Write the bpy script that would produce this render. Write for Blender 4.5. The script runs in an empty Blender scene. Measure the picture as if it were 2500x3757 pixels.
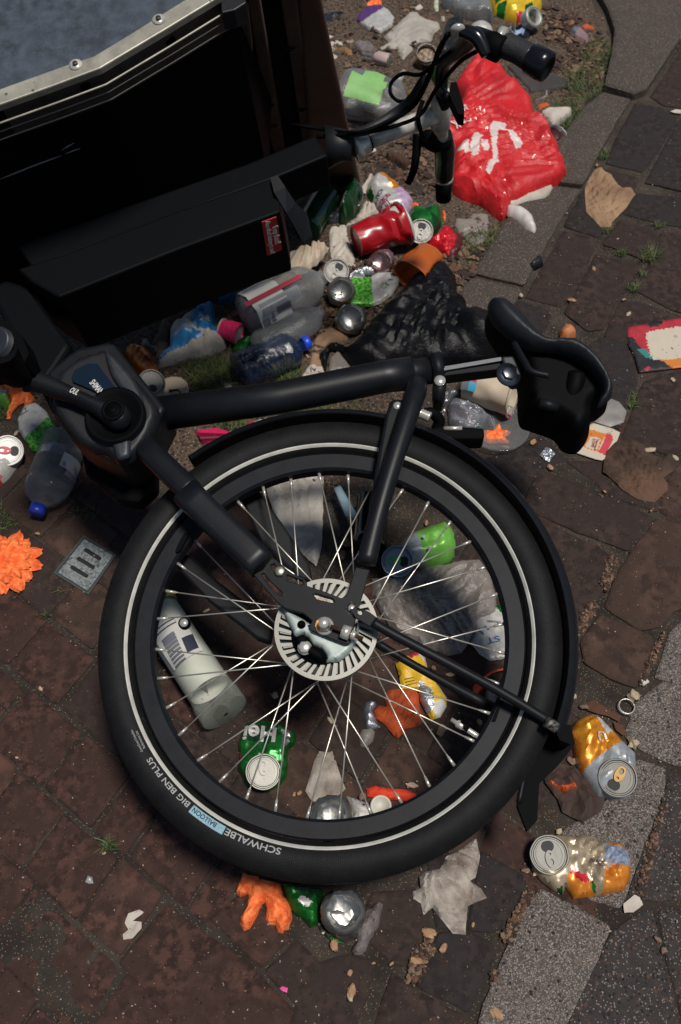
import bpy, math, random
import numpy as np
from mathutils import Vector, Matrix, noise
from mathutils.geometry import delaunay_2d_cdt

# ---------------- camera, sky, sun, exposure ----------------
SC = bpy.context.scene
COL = SC.collection
PITCH = 54.0; CAM_H = 1.5; F_PX = 3653.0; IW, IH = 2500.0, 3757.0
cd = bpy.data.cameras.new('camera'); cam = bpy.data.objects.new('camera', cd); COL.objects.link(cam)
cam.location = (0, 0, CAM_H); cam.rotation_euler = (math.radians(90 - PITCH), 0, 0)
cd.sensor_fit = 'VERTICAL'; cd.sensor_height = 36; cd.lens = 35; cd.clip_start = 0.02; cd.clip_end = 200
cd.dof.use_dof = True; cd.dof.focus_distance = 1.45; cd.dof.aperture_fstop = 8.0
SC.camera = cam
SUN_DIR = Vector((0.20, -0.16, 0.95)).normalized()
W = bpy.data.worlds.new('World'); SC.world = W; W.use_nodes = True
nt = W.node_tree; bg = nt.nodes['Background']
sky = nt.nodes.new('ShaderNodeTexSky'); sky.sky_type = 'NISHITA'; sky.sun_disc = False
sky.sun_elevation = math.asin(SUN_DIR.z); sky.sun_rotation = math.atan2(SUN_DIR.x, SUN_DIR.y)
nt.links.new(sky.outputs[0], bg.inputs[0]); bg.inputs[1].default_value = 0.058
sl = bpy.data.lights.new('sun', 'SUN'); sl.energy = 4.3; sl.angle = math.radians(10.0); sl.color = (1, 0.94, 0.86)
so = bpy.data.objects.new('sun', sl); COL.objects.link(so); so.rotation_euler = SUN_DIR.to_track_quat('Z', 'Y').to_euler()
SC.view_settings.view_transform = 'Standard'; SC.view_settings.look = 'None'
SC.view_settings.exposure = -0.1; SC.view_settings.gamma = 1
SC.cycles.max_bounces = 8; SC.cycles.transparent_max_bounces = 16
SC.cycles.use_denoising = True

# ---------------- pixel / world helpers ----------------
pr = math.radians(PITCH)
FWD = np.array([0, math.cos(pr), -math.sin(pr)]); UPV = np.array([0, math.sin(pr), math.cos(pr)]); RT = np.array([1., 0, 0])
CAMP = np.array([0, 0, CAM_H])
REG = dict(A=(0,0,.7972),B=(1250,0,.7972),C=(0,900,.7972),D=(1250,900,.7972),E=(0,1800,.7972),F=(1250,1800,.7972),G=(0,2700,.7972),H=(1250,2700,.7972),I=(700,600,.5102),J=(1150,600,.44643),K=(1150,0,.7015),L=(900,1900,.38265),M=(0,1150,.44643),N=(1450,1250,.5421),O=(1700,2300,.5102),P=(1850,500,.41454),Q=(450,950,.5102),R=(800,2900,.44643),S=(1850,1500,.41454),T=(0,1800,.8306),U=(1700,0,.5102),V=(1700,1100,.5939),X=(1250,2500,.7972),s=(0,0,1.),w=(0,0,1.5944))
def zp(r, p):
    a, b, s = REG[r]; return (a + p[0]*s, b + p[1]*s)
def ray(x, y):
    return FWD*F_PX + RT*(x-IW/2) - UPV*(y-IH/2)
class Frame:
    def __init__(s, o, u, v, n): s.o, s.u, s.v, s.n = [np.array(q, float) for q in (o, u, v, n)]
    def px(s, r, p, h=0.0):
        if r is None: return np.array(p, float)
        x, y = zp(r, p); d = ray(x, y)
        o = s.o + s.n*h; t = ((o-CAMP)@s.n)/(d@s.n); q = CAMP + d*t - s.o
        return np.array([q@s.u, q@s.v])
    def w(s, a, b, h): return s.o + s.u*a + s.v*b + s.n*h
    def P(s, r, p, h=0.0):
        a, b = s.px(r, p, h); return s.w(a, b, h)
GF = Frame((0,0,0), (1,0,0), (0,1,0), (0,0,1))
bn = np.array([-.060, -.285, .9566]); bn /= np.linalg.norm(bn)
bu = np.array([1., 0, 0]); bu -= bn*(bu@bn); bu /= np.linalg.norm(bu); bv = np.cross(bn, bu)
BC = np.array([-.017, .688, .253])
BF = Frame(BC, bu, bv, bn)
def G(r, x, y, z=0.0): return GF.P(r, (x, y), z)
def B(r, x, y, h=0.0): return BF.P(r, (x, y), h)
def unit(v): v = np.array(v, float); return v/max(1e-9, np.linalg.norm(v))

# ---------------- materials ----------------
MATS = {}
def rgb(hx):
    hx = hx.lstrip('#'); c = [int(hx[i:i+2], 16)/255 for i in (0, 2, 4)]
    return tuple(((q+.055)/1.055)**2.4 if q > .04045 else q/12.92 for q in c)
def mat(name, col, rough=.5, metal=0., bump=None, var=None, spec=.5, coat=0., spots=None, trans=None, var2=None):
    """bump=(scale,strength,dist) var=(scale,col2,contrast) spots=(scale,col,thresh)"""
    if name in MATS: return MATS[name]
    m = bpy.data.materials.new(name); m.use_nodes = True; t = m.node_tree; N = t.nodes; L = t.links
    b = N['Principled BSDF']; c = rgb(col) if isinstance(col, str) else col
    b.inputs['Base Color'].default_value = (*c, 1); b.inputs['Roughness'].default_value = rough
    b.inputs['Metallic'].default_value = metal; b.inputs['Specular IOR Level'].default_value = spec
    if coat: b.inputs['Coat Weight'].default_value = coat; b.inputs['Coat Roughness'].default_value = .08
    tc = N.new('ShaderNodeTexCoord'); last = None
    def ntex(sc, det=6, ro=.6):
        n = N.new('ShaderNodeTexNoise'); n.inputs['Scale'].default_value = sc; n.inputs['Detail'].default_value = det
        n.inputs['Roughness'].default_value = ro; L.new(tc.outputs['Object'], n.inputs['Vector']); return n
    def mix(fac, c1, c2):
        x = N.new('ShaderNodeMix'); x.data_type = 'RGBA'; L.new(fac, x.inputs[0])
        if isinstance(c1, tuple): x.inputs[6].default_value = (*c1, 1)
        else: L.new(c1, x.inputs[6])
        if isinstance(c2, tuple): x.inputs[7].default_value = (*c2, 1)
        else: L.new(c2, x.inputs[7])
        return x.outputs[2]
    def ramp(f, a, bb):
        r = N.new('ShaderNodeMapRange'); r.inputs[1].default_value = a; r.inputs[2].default_value = bb; L.new(f, r.inputs[0]); return r.outputs[0]
    cur = c
    for vv in (var, var2):
        if vv:
            n = ntex(vv[0]); k = vv[2] if len(vv) > 2 else .15
            cur = mix(ramp(n.outputs[0], .5-k, .5+k), cur, rgb(vv[1]) if isinstance(vv[1], str) else vv[1])
    if spots:
        for sp in (spots if isinstance(spots, list) else [spots]):
            v = N.new('ShaderNodeTexVoronoi'); v.inputs['Scale'].default_value = sp[0]; L.new(tc.outputs['Object'], v.inputs['Vector'])
            sep = N.new('ShaderNodeSeparateColor'); L.new(v.outputs['Color'], sep.inputs[0])
            g = ramp(v.outputs['Distance'], sp[3] if len(sp) > 3 else .35, (sp[3] if len(sp) > 3 else .35)-.12)
            h = ramp(sep.outputs[0], sp[2], sp[2]+.05)
            mm = N.new('ShaderNodeMath'); mm.operation = 'MULTIPLY'; L.new(g, mm.inputs[0]); L.new(h, mm.inputs[1])
            cur = mix(mm.outputs[0], cur, rgb(sp[1]) if isinstance(sp[1], str) else sp[1])
    if not isinstance(cur, tuple): L.new(cur, b.inputs['Base Color'])
    if bump:
        n = ntex(bump[0], 8, .65); bp = N.new('ShaderNodeBump'); bp.inputs['Strength'].default_value = bump[1]
        bp.inputs['Distance'].default_value = bump[2] if len(bump) > 2 else .002
        L.new(n.outputs[0], bp.inputs['Height']); L.new(bp.outputs[0], b.inputs['Normal'])
    if trans is not None:      # thin film / hollow plastic: mostly see-through, partly its own tint
        tr = N.new('ShaderNodeBsdfTransparent'); tr.inputs[0].default_value = (*[.6+.4*min(1, q*1.5) for q in c], 1) if trans > 0 else (1, 1, 1, 1)
        b.inputs['Specular IOR Level'].default_value = 1.0 if abs(trans) < .5 else spec; ms = N.new('ShaderNodeMixShader'); lw = N.new('ShaderNodeLayerWeight'); lw.inputs[0].default_value = .35
        if bump: L.new(bp.outputs[0], lw.inputs['Normal'])
        mr = N.new('ShaderNodeMapRange'); mr.inputs[3].default_value = abs(trans); mr.inputs[4].default_value = 1.0
        L.new(lw.outputs['Facing'], mr.inputs[0]); L.new(mr.outputs[0], ms.inputs[0])
        L.new(tr.outputs[0], ms.inputs[1]); L.new(b.outputs[0], ms.inputs[2]); L.new(ms.outputs[0], N['Material Output'].inputs[0])
    MATS[name] = m; return m
# ---------------- object helpers ----------------
def mesh_obj(name, V, Fc, mats, mi=None, smooth=True, parent=None, loc=None, uv=None, sharp=None):
    loc = np.zeros(3) if loc is None else np.array(loc, float)
    V = np.asarray(V, float) - loc
    me = bpy.data.meshes.new(name); me.from_pydata([tuple(v) for v in V], [], [tuple(int(i) for i in f) for f in Fc])
    if not isinstance(mats, (list, tuple)): mats = [mats]
    for m in mats: me.materials.append(m)
    if mi is not None: me.polygons.foreach_set('material_index', np.array(mi, dtype=np.int32))
    me.polygons.foreach_set('use_smooth', [bool(smooth)]*len(me.polygons))
    if uv is not None:
        ul = me.uv_layers.new(name='UVMap'); li = np.zeros(len(me.loops), dtype=np.int32); me.loops.foreach_get('vertex_index', li)
        ul.data.foreach_set('uv', np.asarray(uv)[li].ravel())
    if smooth and sharp: me.set_sharp_from_angle(angle=math.radians(sharp))
    me.validate(); me.update()
    o = bpy.data.objects.new(name, me); COL.objects.link(o)
    if parent is not None: o.parent = parent
    return o
class Thing:
    def __init__(s, name, label, cat, loc, group=None):
        s.o = bpy.data.objects.new(name, None); COL.objects.link(s.o); s.loc = np.array(loc, float)
        s.o.location = tuple(s.loc); s.o.empty_display_size = .02
        s.o['label'] = label; s.o['category'] = cat
        if group: s.o['group'] = group
    def add(s, name, geo, mats, parent=None, label=None, **k):
        o = mesh_obj(name, geo[0], geo[1], mats, k.pop('mi', geo[2] if len(geo) > 2 else None), parent=parent or s.o, loc=s.loc, uv=k.pop('uv', geo[3] if len(geo) > 3 else None), **k)
        if label: o['label'] = label
        return o
def single(name, label, cat, geo, mats, group=None, kind=None, **k):
    V = np.asarray(geo[0]); loc = V.mean(0); loc[2] = V[:, 2].min()
    o = mesh_obj(name, V, geo[1], mats, k.pop('mi', geo[2] if len(geo) > 2 else None), uv=k.pop('uv', geo[3] if len(geo) > 3 else None), loc=loc, **k); o.location = tuple(loc)
    if label: o['label'] = label; o['category'] = cat
    if group: o['group'] = group
    if kind: o['kind'] = kind
    return o
def bevel(o, w, seg=2):
    m = o.modifiers.new('bevel', 'BEVEL'); m.width = w; m.segments = seg; m.limit_method = 'ANGLE'; m.angle_limit = math.radians(35); return o
def join(*gs):
    V, Fc, M = [], [], []; o = 0
    for i, g in enumerate(gs):
        V += [tuple(v) for v in g[0]]; Fc += [tuple(int(a)+o for a in f) for f in g[1]]
        M += list(g[2]) if len(g) > 2 and g[2] is not None else [0]*len(g[1]); o += len(g[0])
    return V, Fc, M
def setmi(g, i): return g[0], g[1], [i]*len(g[1])

def in_poly(P, Q):
    x, y = P[:, 0], P[:, 1]; r = np.zeros(len(P), bool); n = len(Q)
    for i in range(n):
        x1, y1 = Q[i]; x2, y2 = Q[(i+1) % n]
        c = ((y1 > y) != (y2 > y)); r ^= c & (x < (x2-x1)*(y-y1)/((y2-y1) if y2 != y1 else 1e-12)+x1)
    return r
def edge_dist(P, Q):
    d = np.full(len(P), 1e9); n = len(Q)
    for i in range(n):
        a = Q[i]; b = Q[(i+1) % n]; ab = b-a; t = np.clip(((P-a)@ab)/max(1e-12, ab@ab), 0, 1)
        d = np.minimum(d, np.linalg.norm(P-(a+t[:, None]*ab), axis=1))
    return d
def catmull(Q, k=4):
    Q = np.array(Q); n = len(Q); out = []
    for i in range(n):
        p0, p1, p2, p3 = Q[i-1], Q[i], Q[(i+1) % n], Q[(i+2) % n]
        for j in range(k):
            t = j/k; out.append(.5*((2*p1)+(-p0+p2)*t+(2*p0-5*p1+4*p2-p3)*t*t+(-p0+3*p1-3*p2+p3)*t**3))
    return np.array(out)
def crumple(x, y, seed, scale, amp, sharp=1.0):
    p = Vector((x*scale*.5+seed*7.13, y*scale*.5-seed*3.7, seed*1.7))
    w1 = noise.noise(p*.8); w2 = noise.noise(p*.8+Vector((9, 2, 1))); u = x*scale+w1*1.6; v = y*scale+w2*1.6; h = 0.0
    for k in range(5):
        a = seed*1.3+k*1.19; f = (.42, .75, 1.3, 2.2, 3.6)[k]; t = (u*math.cos(a)+v*math.sin(a))*f+k*.37+seed
        m = .5+.9*noise.noise(p*.6+Vector((k*5.1, 2, 3))); m = max(.08, m)
        h += (.75, .65, .5, .33, .18)[k]*m*abs((t % 1.0)-.5)*2
    return amp*(h*.95-.55)
def relief(pts, r='s', frame=GF, base=0.0, H=.01, edge=.01, cell=.005, crum=(25, .006), regions=(), seed=1, kind='pillow', thick=.0012, smooth_out=False, lift=0.0, zo=None, jag=0.0, fn=None, flatten=.5):
    """A closed piece whose outline is read off the photograph and set on a plane of the frame at its own height."""
    h0 = base + (H*.35 if zo is None else zo)
    Q = np.array([frame.px(r, p, h0) for p in pts])
    if smooth_out: Q = catmull(Q)
    A = 0.5*np.sum(Q[:, 0]*np.roll(Q[:, 1], -1)-np.roll(Q[:, 0], -1)*Q[:, 1])
    if A < 0: Q = Q[::-1]
    rnd = random.Random(seed); bp = []
    for i in range(len(Q)):
        a, b = Q[i], Q[(i+1) % len(Q)]; L = np.linalg.norm(b-a); k = max(1, int(round(L/cell)))
        nrm = np.array([b[1]-a[1], a[0]-b[0]])/max(L, 1e-9)
        for j in range(k):
            q = a+(b-a)*j/k
            if jag: q = q + nrm*jag*(noise.noise(Vector((q[0]*60, q[1]*60, seed)))+.5*noise.noise(Vector((q[0]*200, q[1]*200, seed))))
            bp.append(q)
    bp = np.array(bp); mn, mx = bp.min(0), bp.max(0)
    xs = np.arange(mn[0], mx[0], cell); ys = np.arange(mn[1], mx[1], cell*.87)
    X, Y = np.meshgrid(xs, ys); X = X + (np.arange(len(ys)) % 2)[:, None]*cell*.5
    g = np.stack([X.ravel(), Y.ravel()], 1); g += np.random.RandomState(abs(int(seed)) % 99991).uniform(-.2, .2, g.shape)*cell
    g = g[in_poly(g, bp)]
    if len(g): g = g[edge_dist(g, bp) > cell*.45]
    allp = np.vstack([bp, g]) if len(g) else bp; nb = len(bp)
    cv, ce, cf, *_ = delaunay_2d_cdt([Vector(p) for p in allp], [(i, (i+1) % nb) for i in range(nb)], [list(range(nb))], 1, 1e-7)
    P2 = np.array([[v.x, v.y] for v in cv]); d = edge_dist(P2, bp)
    tt = np.clip(d/edge, 0, 1); dome = np.sqrt(np.clip(1-(1-tt)**2, 0, 1))
    cr = np.array([crumple(x, y, seed, crum[0], crum[1]) for x, y in P2]) if crum else np.zeros(len(P2))
    if kind == 'pillow': top = H*dome + cr*np.clip(tt*1.5, .15, 1); top = np.maximum(top, .0006+0*tt)
    else: top = lift + H*dome + cr*(.5+.5*np.clip(tt, 0, 1)); top = np.maximum(top, thick)
    if fn is not None: top = np.array([fn(p[0], p[1], t) for p, t in zip(P2, top)])
    bot = np.maximum(top-thick, 0.0) if kind == 'sheet' else np.minimum(top-.0004, top*0+.0002)
    n = len(P2); V = [frame.w(p[0], p[1], base+t) for p, t in zip(P2, top)] + [frame.w(p[0], p[1], base+b) for p, b in zip(P2, bot)]
    Fc = [tuple(f) for f in cf]; nf = len(Fc)
    cen = np.array([P2[list(f)].mean(0) for f in Fc]); mi = np.zeros(nf, int)
    for (rr, pl, idx) in regions:
        qq = np.array([frame.px(rr, p, h0) for p in pl]); mi[in_poly(cen, qq)] = idx
    F2 = Fc + [tuple(i+n for i in reversed(f)) for f in Fc]; mis = list(mi)+list(mi)
    ec = {}
    for f in Fc:
        for i in range(len(f)):
            e = (f[i], f[(i+1) % len(f)]); ec[e] = 1
    for (a, b) in list(ec):
        if (b, a) not in ec: F2.append((b, a, a+n, b+n)); mis.append(0)
    from_pts = P2; tops = top
    def samp(x, y):
        k = np.argmin((from_pts[:, 0]-x)**2+(from_pts[:, 1]-y)**2); return base+tops[k]
    global LAST; LAST = samp
    return V, F2, mis
def frame_of(axis):
    a = unit(axis); r = np.array([0, 0, 1.]) if abs(a[2]) < .9 else np.array([0, 1., 0])
    u = unit(np.cross(r, a)); v = np.cross(a, u); return u, v, a
def lathe(prof, p0, p1, seg=32, squash=1.0, regs=(), crum=None, seed=3, a0=0, a1=2*math.pi, wob=0, cap=True, sdir=None, bend=0):
    """prof: list of (t along the axis in metres, radius); regs: (i0,i1,ang0,ang1,mat)"""
    p0 = np.array(p0, float); p1 = np.array(p1, float); u, v, a = frame_of(p1-p0)
    if sdir is not None:
        v = unit(np.array(sdir)-a*(np.array(sdir)@a)); u = np.cross(v, a)
    full = abs((a1-a0)-2*math.pi) < 1e-6; m = seg if full else seg+1
    V, uv = [], []; Fc, M = [], []; s = 0
    for i, (t, r) in enumerate(prof):
        if i: s += math.hypot(t-prof[i-1][0], r-prof[i-1][1])
        for j in range(m):
            th = a0+(a1-a0)*j/seg; rr = r
            q = u*math.cos(th)*rr + v*math.sin(th)*rr*squash + a*t
            if wob: q = q*1.0 + (u*math.cos(th)+v*math.sin(th)*squash)*wob*noise.noise(Vector((math.cos(th)*1.5+seed, math.sin(th)*1.5, t*25)))*min(1, r/.01)
            if crum:
                w = p0+q; d = crumple(w[0]+w[2]*.7, w[1]-w[2]*.5, seed, crum[0], crum[1]); q = q - (u*math.cos(th)+v*math.sin(th))*d*min(1, r/.012)
            V.append(p0+q); uv.append((th*.3, s))
    for i in range(len(prof)-1):
        for j in range(seg):
            k = (j+1) % m if full else j+1
            Fc.append((i*m+j, i*m+k, (i+1)*m+k, (i+1)*m+j)); th = math.degrees(a0+(a1-a0)*(j+.5)/seg) % 360; mm = 0
            for (i0, i1, b0, b1, idx) in regs:
                if i0 <= i < i1 and ((b0 <= th <= b1) or (b0 > b1 and (th >= b0 or th <= b1))): mm = idx
            M.append(mm)
    if cap and full:
        if prof[0][1] > 1e-5: Fc.append(tuple(range(m))); M.append(0)
        if prof[-1][1] > 1e-5: Fc.append(tuple((len(prof)-1)*m+j for j in range(m))); M.append(0)
    return V, Fc, M, uv
def tube(pts, r, seg=12, sec=None, up=None, closed=False, smoothk=0):
    P = [np.array(p, float) for p in pts]
    R = list(r) if isinstance(r, (list, tuple)) else [r]*len(P)
    if smoothk:
        n = len(P); o, ro = [], []
        for i in range(n-1):
            p0, p1, p2, p3 = P[max(0, i-1)], P[i], P[i+1], P[min(n-1, i+2)]
            for j in range(smoothk):
                t = j/smoothk; o.append(.5*((2*p1)+(-p0+p2)*t+(2*p0-5*p1+4*p2-p3)*t*t+(-p0+3*p1-3*p2+p3)*t**3)); ro.append(R[i]+(R[i+1]-R[i])*t)
        o.append(P[-1]); ro.append(R[-1]); P, R = o, ro
    n = len(P); V, Fc = [], []
    up = unit(up) if up is not None else None; prev = None
    for i in range(n):
        d = unit(P[min(i+1, n-1)]-P[max(i-1, 0)])
        if up is not None: a = unit(np.cross(up, d)); b = np.cross(d, a)
        elif prev is None: a, b, _ = frame_of(d)
        else: a = unit(prev-d*(prev@d)); b = np.cross(d, a)
        prev = a
        if sec is None:
            for j in range(seg): th = 2*math.pi*j/seg; V.append(P[i]+(a*math.cos(th)+b*math.sin(th))*R[i])
        else:
            for (x, y) in sec: V.append(P[i]+(a*x+b*y)*R[i])
    m = seg if sec is None else len(sec)
    for i in range(n-1):
        for j in range(m): k = (j+1) % m; Fc.append((i*m+j, i*m+k, (i+1)*m+k, (i+1)*m+j))
    Fc.append(tuple(reversed(range(m)))); Fc.append(tuple((n-1)*m+j for j in range(m)))
    return V, Fc
def rrect(w, h, r, k=3):
    o = []
    for cx, cy, a in ((w/2-r, h/2-r, 0), (-w/2+r, h/2-r, 90), (-w/2+r, -h/2+r, 180), (w/2-r, -h/2+r, 270)):
        for i in range(k+1): t = math.radians(a+90*i/k); o.append((cx+r*math.cos(t), cy+r*math.sin(t)))
    return o
def prism(r, pts, h0, h1, frame=BF, holes=(), toground=False, round_=False):
    Q = [frame.px(r, p, h1) for p in pts]
    if round_: Q = list(catmull(Q))
    Q = np.array(Q); A = 0.5*np.sum(Q[:, 0]*np.roll(Q[:, 1], -1)-np.roll(Q[:, 0], -1)*Q[:, 1])
    if A < 0: Q = Q[::-1]
    nb = len(Q)
    if holes:
        hs = []; allp = [Vector(q) for q in Q]; edges = [(i, (i+1) % nb) for i in range(nb)]
        for hp in holes:
            hq = np.array([frame.px(r, p, h1) for p in hp]); s0 = len(allp); allp += [Vector(q) for q in hq]; k = len(hq)
            edges += [(s0+i, s0+(i+1) % k) for i in range(k)]; hs.append(hq)
        cv, ce, cf, *_ = delaunay_2d_cdt(allp, edges, [], 0, 1e-7); P2 = np.array([[v.x, v.y] for v in cv])
        cf = [f for f in cf if in_poly(P2[list(f)].mean(0)[None], Q)[0] and not any(in_poly(P2[list(f)].mean(0)[None], hq)[0] for hq in hs)]
    else: P2 = Q; cf = [tuple(range(nb))]
    n = len(P2); top = [frame.w(p[0], p[1], h1) for p in P2]; bot = []
    for p, t in zip(P2, top):
        b = frame.w(p[0], p[1], h0)
        if toground:
            k = (t[2]-.004)/frame.n[2]; b = t - frame.n*k
        bot.append(b)
    Fc = [tuple(f) for f in cf]+[tuple(i+n for i in reversed(f)) for f in cf]; ec = {(f[i], f[(i+1) % len(f)]) for f in cf for i in range(len(f))}
    for (a, b) in ec:
        if (b, a) not in ec: Fc.append((b, a, a+n, b+n))
    return top+bot, Fc
def disc(c, nrm, r, t, seg=24, r2=None): return lathe([(0, 0), (0, r), (t, r2 or r), (t, 0)], c, np.array(c)+unit(nrm), seg=seg)[:3]
def hexnut(c, nrm, r, t): return lathe([(0, 0), (0, r), (t*.8, r), (t, r*.85), (t, 0)], c, np.array(c)+unit(nrm), seg=6)[:3]
TXT = {}
def text2d(s, bold=0.0):
    if (s, bold) in TXT: return TXT[(s, bold)]
    c = bpy.data.curves.new('t', 'FONT'); c.body = s; c.size = 1; c.resolution_u = 3; c.offset = bold
    o = bpy.data.objects.new('t', c); COL.objects.link(o); bpy.context.view_layer.update()
    me = o.evaluated_get(bpy.context.evaluated_depsgraph_get()).to_mesh()
    V = np.array([v.co[:2] for v in me.vertices]); Fc = [tuple(p.vertices) for p in me.polygons]
    bpy.data.objects.remove(o); bpy.data.curves.remove(c)
    V[:, 0] -= V[:, 0].min(); TXT[(s, bold)] = (V, Fc, V[:, 0].max(), .72); return TXT[(s, bold)]
def text_on(s, P0, P1, nrm, hgt=None, bold=0.0, zf=None, off=.0008, italic=0.0):
    V, Fc, w, ch = text2d(s, bold); P0, P1 = np.array(P0), np.array(P1); d = P1-P0; L = np.linalg.norm(d); d = d/L
    up = unit(np.cross(nrm, d)); k = L/w; kh = (hgt/ch) if hgt else k
    o = []
    for x, y in V:
        q = P0+d*x*k+up*y*kh+d*y*kh*italic+unit(nrm)*off
        if zf: q[2] = zf(q[0], q[1])+off
        o.append(q)
    o2 = [q-unit(nrm)*.0003 for q in o]; n = len(o)
    ec = {(f[i], f[(i+1) % len(f)]) for f in Fc for i in range(len(f))}
    F2 = list(Fc)+[tuple(i+n for i in reversed(f)) for f in Fc]+[(b, a, a+n, b+n) for (a, b) in ec if (b, a) not in ec]
    return o+o2, F2
# ---------------- ground ----------------
m_soil = mat('soil', '#2b2019', .95, bump=(90, .9, .006), var=(14, '#241c18', .2), var2=(160, '#5a4a3c', .12), spots=[(240, '#8a7a66', .8, .4), (120, '#1a1512', .75, .45)])
m_bed = mat('joint_sand', '#3a322b', .95, bump=(200, 1, .005), var=(10, '#211a15', .12), spots=[(420, '#6e6254', .8, .42), (300, '#6b3f22', .9, .42)])
def stone_mat(name, c1, c2, c3, light, pits, sc=60):
    return mat(name, c1, .85, bump=(55, .9, .004), var=(sc, c2, .07), var2=(17, c3, .09), spots=[(420, light, .955, .33), (150, pits, .93, .3)], spec=.3)
m_red = stone_mat('brick_red', '#452e27', '#261713', '#33221d', '#756055', '#150d0b')
m_red2 = stone_mat('brick_red_pale', '#50372e', '#2f1e19', '#3c2a24', '#80695c', '#261916', 45)
m_brn = stone_mat('brick_brown', '#382a25', '#221916', '#2b211e', '#6b5f57', '#1e1715')
m_brn2 = stone_mat('brick_umber', '#46342b', '#2c1f1a', '#372821', '#7d6b5e', '#241b18', 35)
m_dark = stone_mat('brick_dark', '#2c2422', '#1c1615', '#252020', '#665b56', '#171211')
m_kerb = mat('kerb_concrete', '#3f362f', .9, bump=(120, .9, .004), var=(30, '#38322e', .18), spots=[(420, '#86796c', .72, .42), (260, '#1f1b19', .8, .42)])
m_agg = mat('aggregate_concrete', '#453f3c', .88, bump=(160, 1, .004), var=(80, '#38332f', .13), var2=(12, '#494340', .12), spots=[(420, '#6a625c', .4, .55), (520, '#8b837b', .70, .55), (260, '#847b73', .88, .45), (170, '#625750', .7, .5), (150, '#1d1a19', .86, .42)])
m_agg2 = mat('aggregate_dark', '#332e2c', .9, bump=(150, 1, .004), var=(60, '#2a2524', .13), spots=[(420, '#7b736c', .82, .5), (260, '#6b635c', .9, .42), (170, '#181413', .7, .44), (150, '#4b3328', .8, .44)])
gx = [(-6, -3), (6, -3), (6, 9), (-6, 9)]
single('ground', None, None, ([(x, y, -.0045) for x, y in gx], [(0, 1, 2, 3)]), m_bed, kind='structure', smooth=False)
def stone_geo(Q, z=0.0, h=.03, seed=1, rough=.0018, bev=.003, cell=.012, corner=.35):
    """one paver from a world polygon: chipped outline, slightly rounded and pillowed"""
    Q = np.array(Q); A = 0.5*np.sum(Q[:, 0]*np.roll(Q[:, 1], -1)-np.roll(Q[:, 0], -1)*Q[:, 1])
    if A < 0: Q = Q[::-1]
    c = Q.mean(0); q2 = []
    n = len(Q)
    for i in range(n):
        a, b, d = Q[i-1], Q[i], Q[(i+1) % n]
        r = min(.006, .3*np.linalg.norm(a-b), .3*np.linalg.norm(d-b)); q2 += [b+unit(a-b)*r, b+(unit(a-b)+unit(d-b))*r*.27, b+unit(d-b)*r]
    out = []
    for i in range(len(q2)):
        a, b = q2[i], q2[(i+1) % len(q2)]; L = np.linalg.norm(b-a); k = max(1, int(L/cell)); nn = np.array([b[1]-a[1], a[0]-b[0]])/max(L, 1e-6)
        for j in range(k):
            p = a+(b-a)*j/k; out.append(p+nn*(rough*(noise.noise(Vector((p[0]*45, p[1]*45, seed)))+.5*noise.noise(Vector((p[0]*140, p[1]*140, seed))))))
    bp = np.array(out); nb = len(bp); mn, mx = bp.min(0), bp.max(0)
    X, Y = np.meshgrid(np.arange(mn[0], mx[0], cell), np.arange(mn[1], mx[1], cell)); g = np.stack([X.ravel(), Y.ravel()], 1)
    g = g+np.random.RandomState(abs(int(seed)) % 99991).uniform(-.25, .25, g.shape)*cell; g = g[in_poly(g, bp)]
    if len(g): dd = edge_dist(g, bp); g = g[dd > bev*1.9]
    # inner ring
    ctr = bp.mean(0); tan = np.roll(bp, -1, 0)-np.roll(bp, 1, 0); nn = np.stack([-tan[:, 1], tan[:, 0]], 1); nn /= np.linalg.norm(nn, axis=1)[:, None]
    ring = bp+nn*bev; ok = in_poly(ring, bp); ring = np.where(ok[:, None], ring, bp+(ctr-bp)*.05)
    inner = np.vstack([ring, g]) if len(g) else ring
    cv, ce, cf, *_ = delaunay_2d_cdt([Vector(p) for p in inner], [(i, (i+1) % nb) for i in range(nb)], [list(range(nb))], 1, 1e-6)
    P2 = np.array([[v.x, v.y] for v in cv]); n2 = len(P2)
    def zt(p): return z+.0016*noise.noise(Vector((p[0]*22, p[1]*22, seed*3.1)))+.0006*noise.noise(Vector((p[0]*90, p[1]*90, seed)))
    V = [(p[0], p[1], zt(p)) for p in P2]; Fc = [tuple(f) for f in cf]
    if n2 < nb: return None
    V += [(p[0], p[1], zt(p)-bev*.75) for p in bp]+[(p[0], p[1], z-h) for p in bp]
    for i in range(nb):
        j = (i+1) % nb; Fc.append((i, i+n2, j+n2, j)); Fc.append((i+n2, i+n2+nb, j+n2+nb, j+n2))
    return V, Fc, [0]*len(Fc)
def inset(Q, d):
    Q = np.array(Q, float); n = len(Q); A = 0.5*np.sum(Q[:, 0]*np.roll(Q[:, 1], -1)-np.roll(Q[:, 0], -1)*Q[:, 1])
    if A < 0: Q = Q[::-1]
    o = []
    for i in range(n):
        a, b, c = Q[i-1], Q[i], Q[(i+1) % n]; n1 = unit([-(b-a)[1], (b-a)[0]]); n2 = unit([-(c-b)[1], (c-b)[0]]); m = unit(n1+n2); o.append(b+m*d/max(.4, m@n1))
    return np.array(o)
M_ = [m_red, m_red2, m_brn, m_brn2, m_dark, m_agg, m_agg2, m_kerb]
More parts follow.
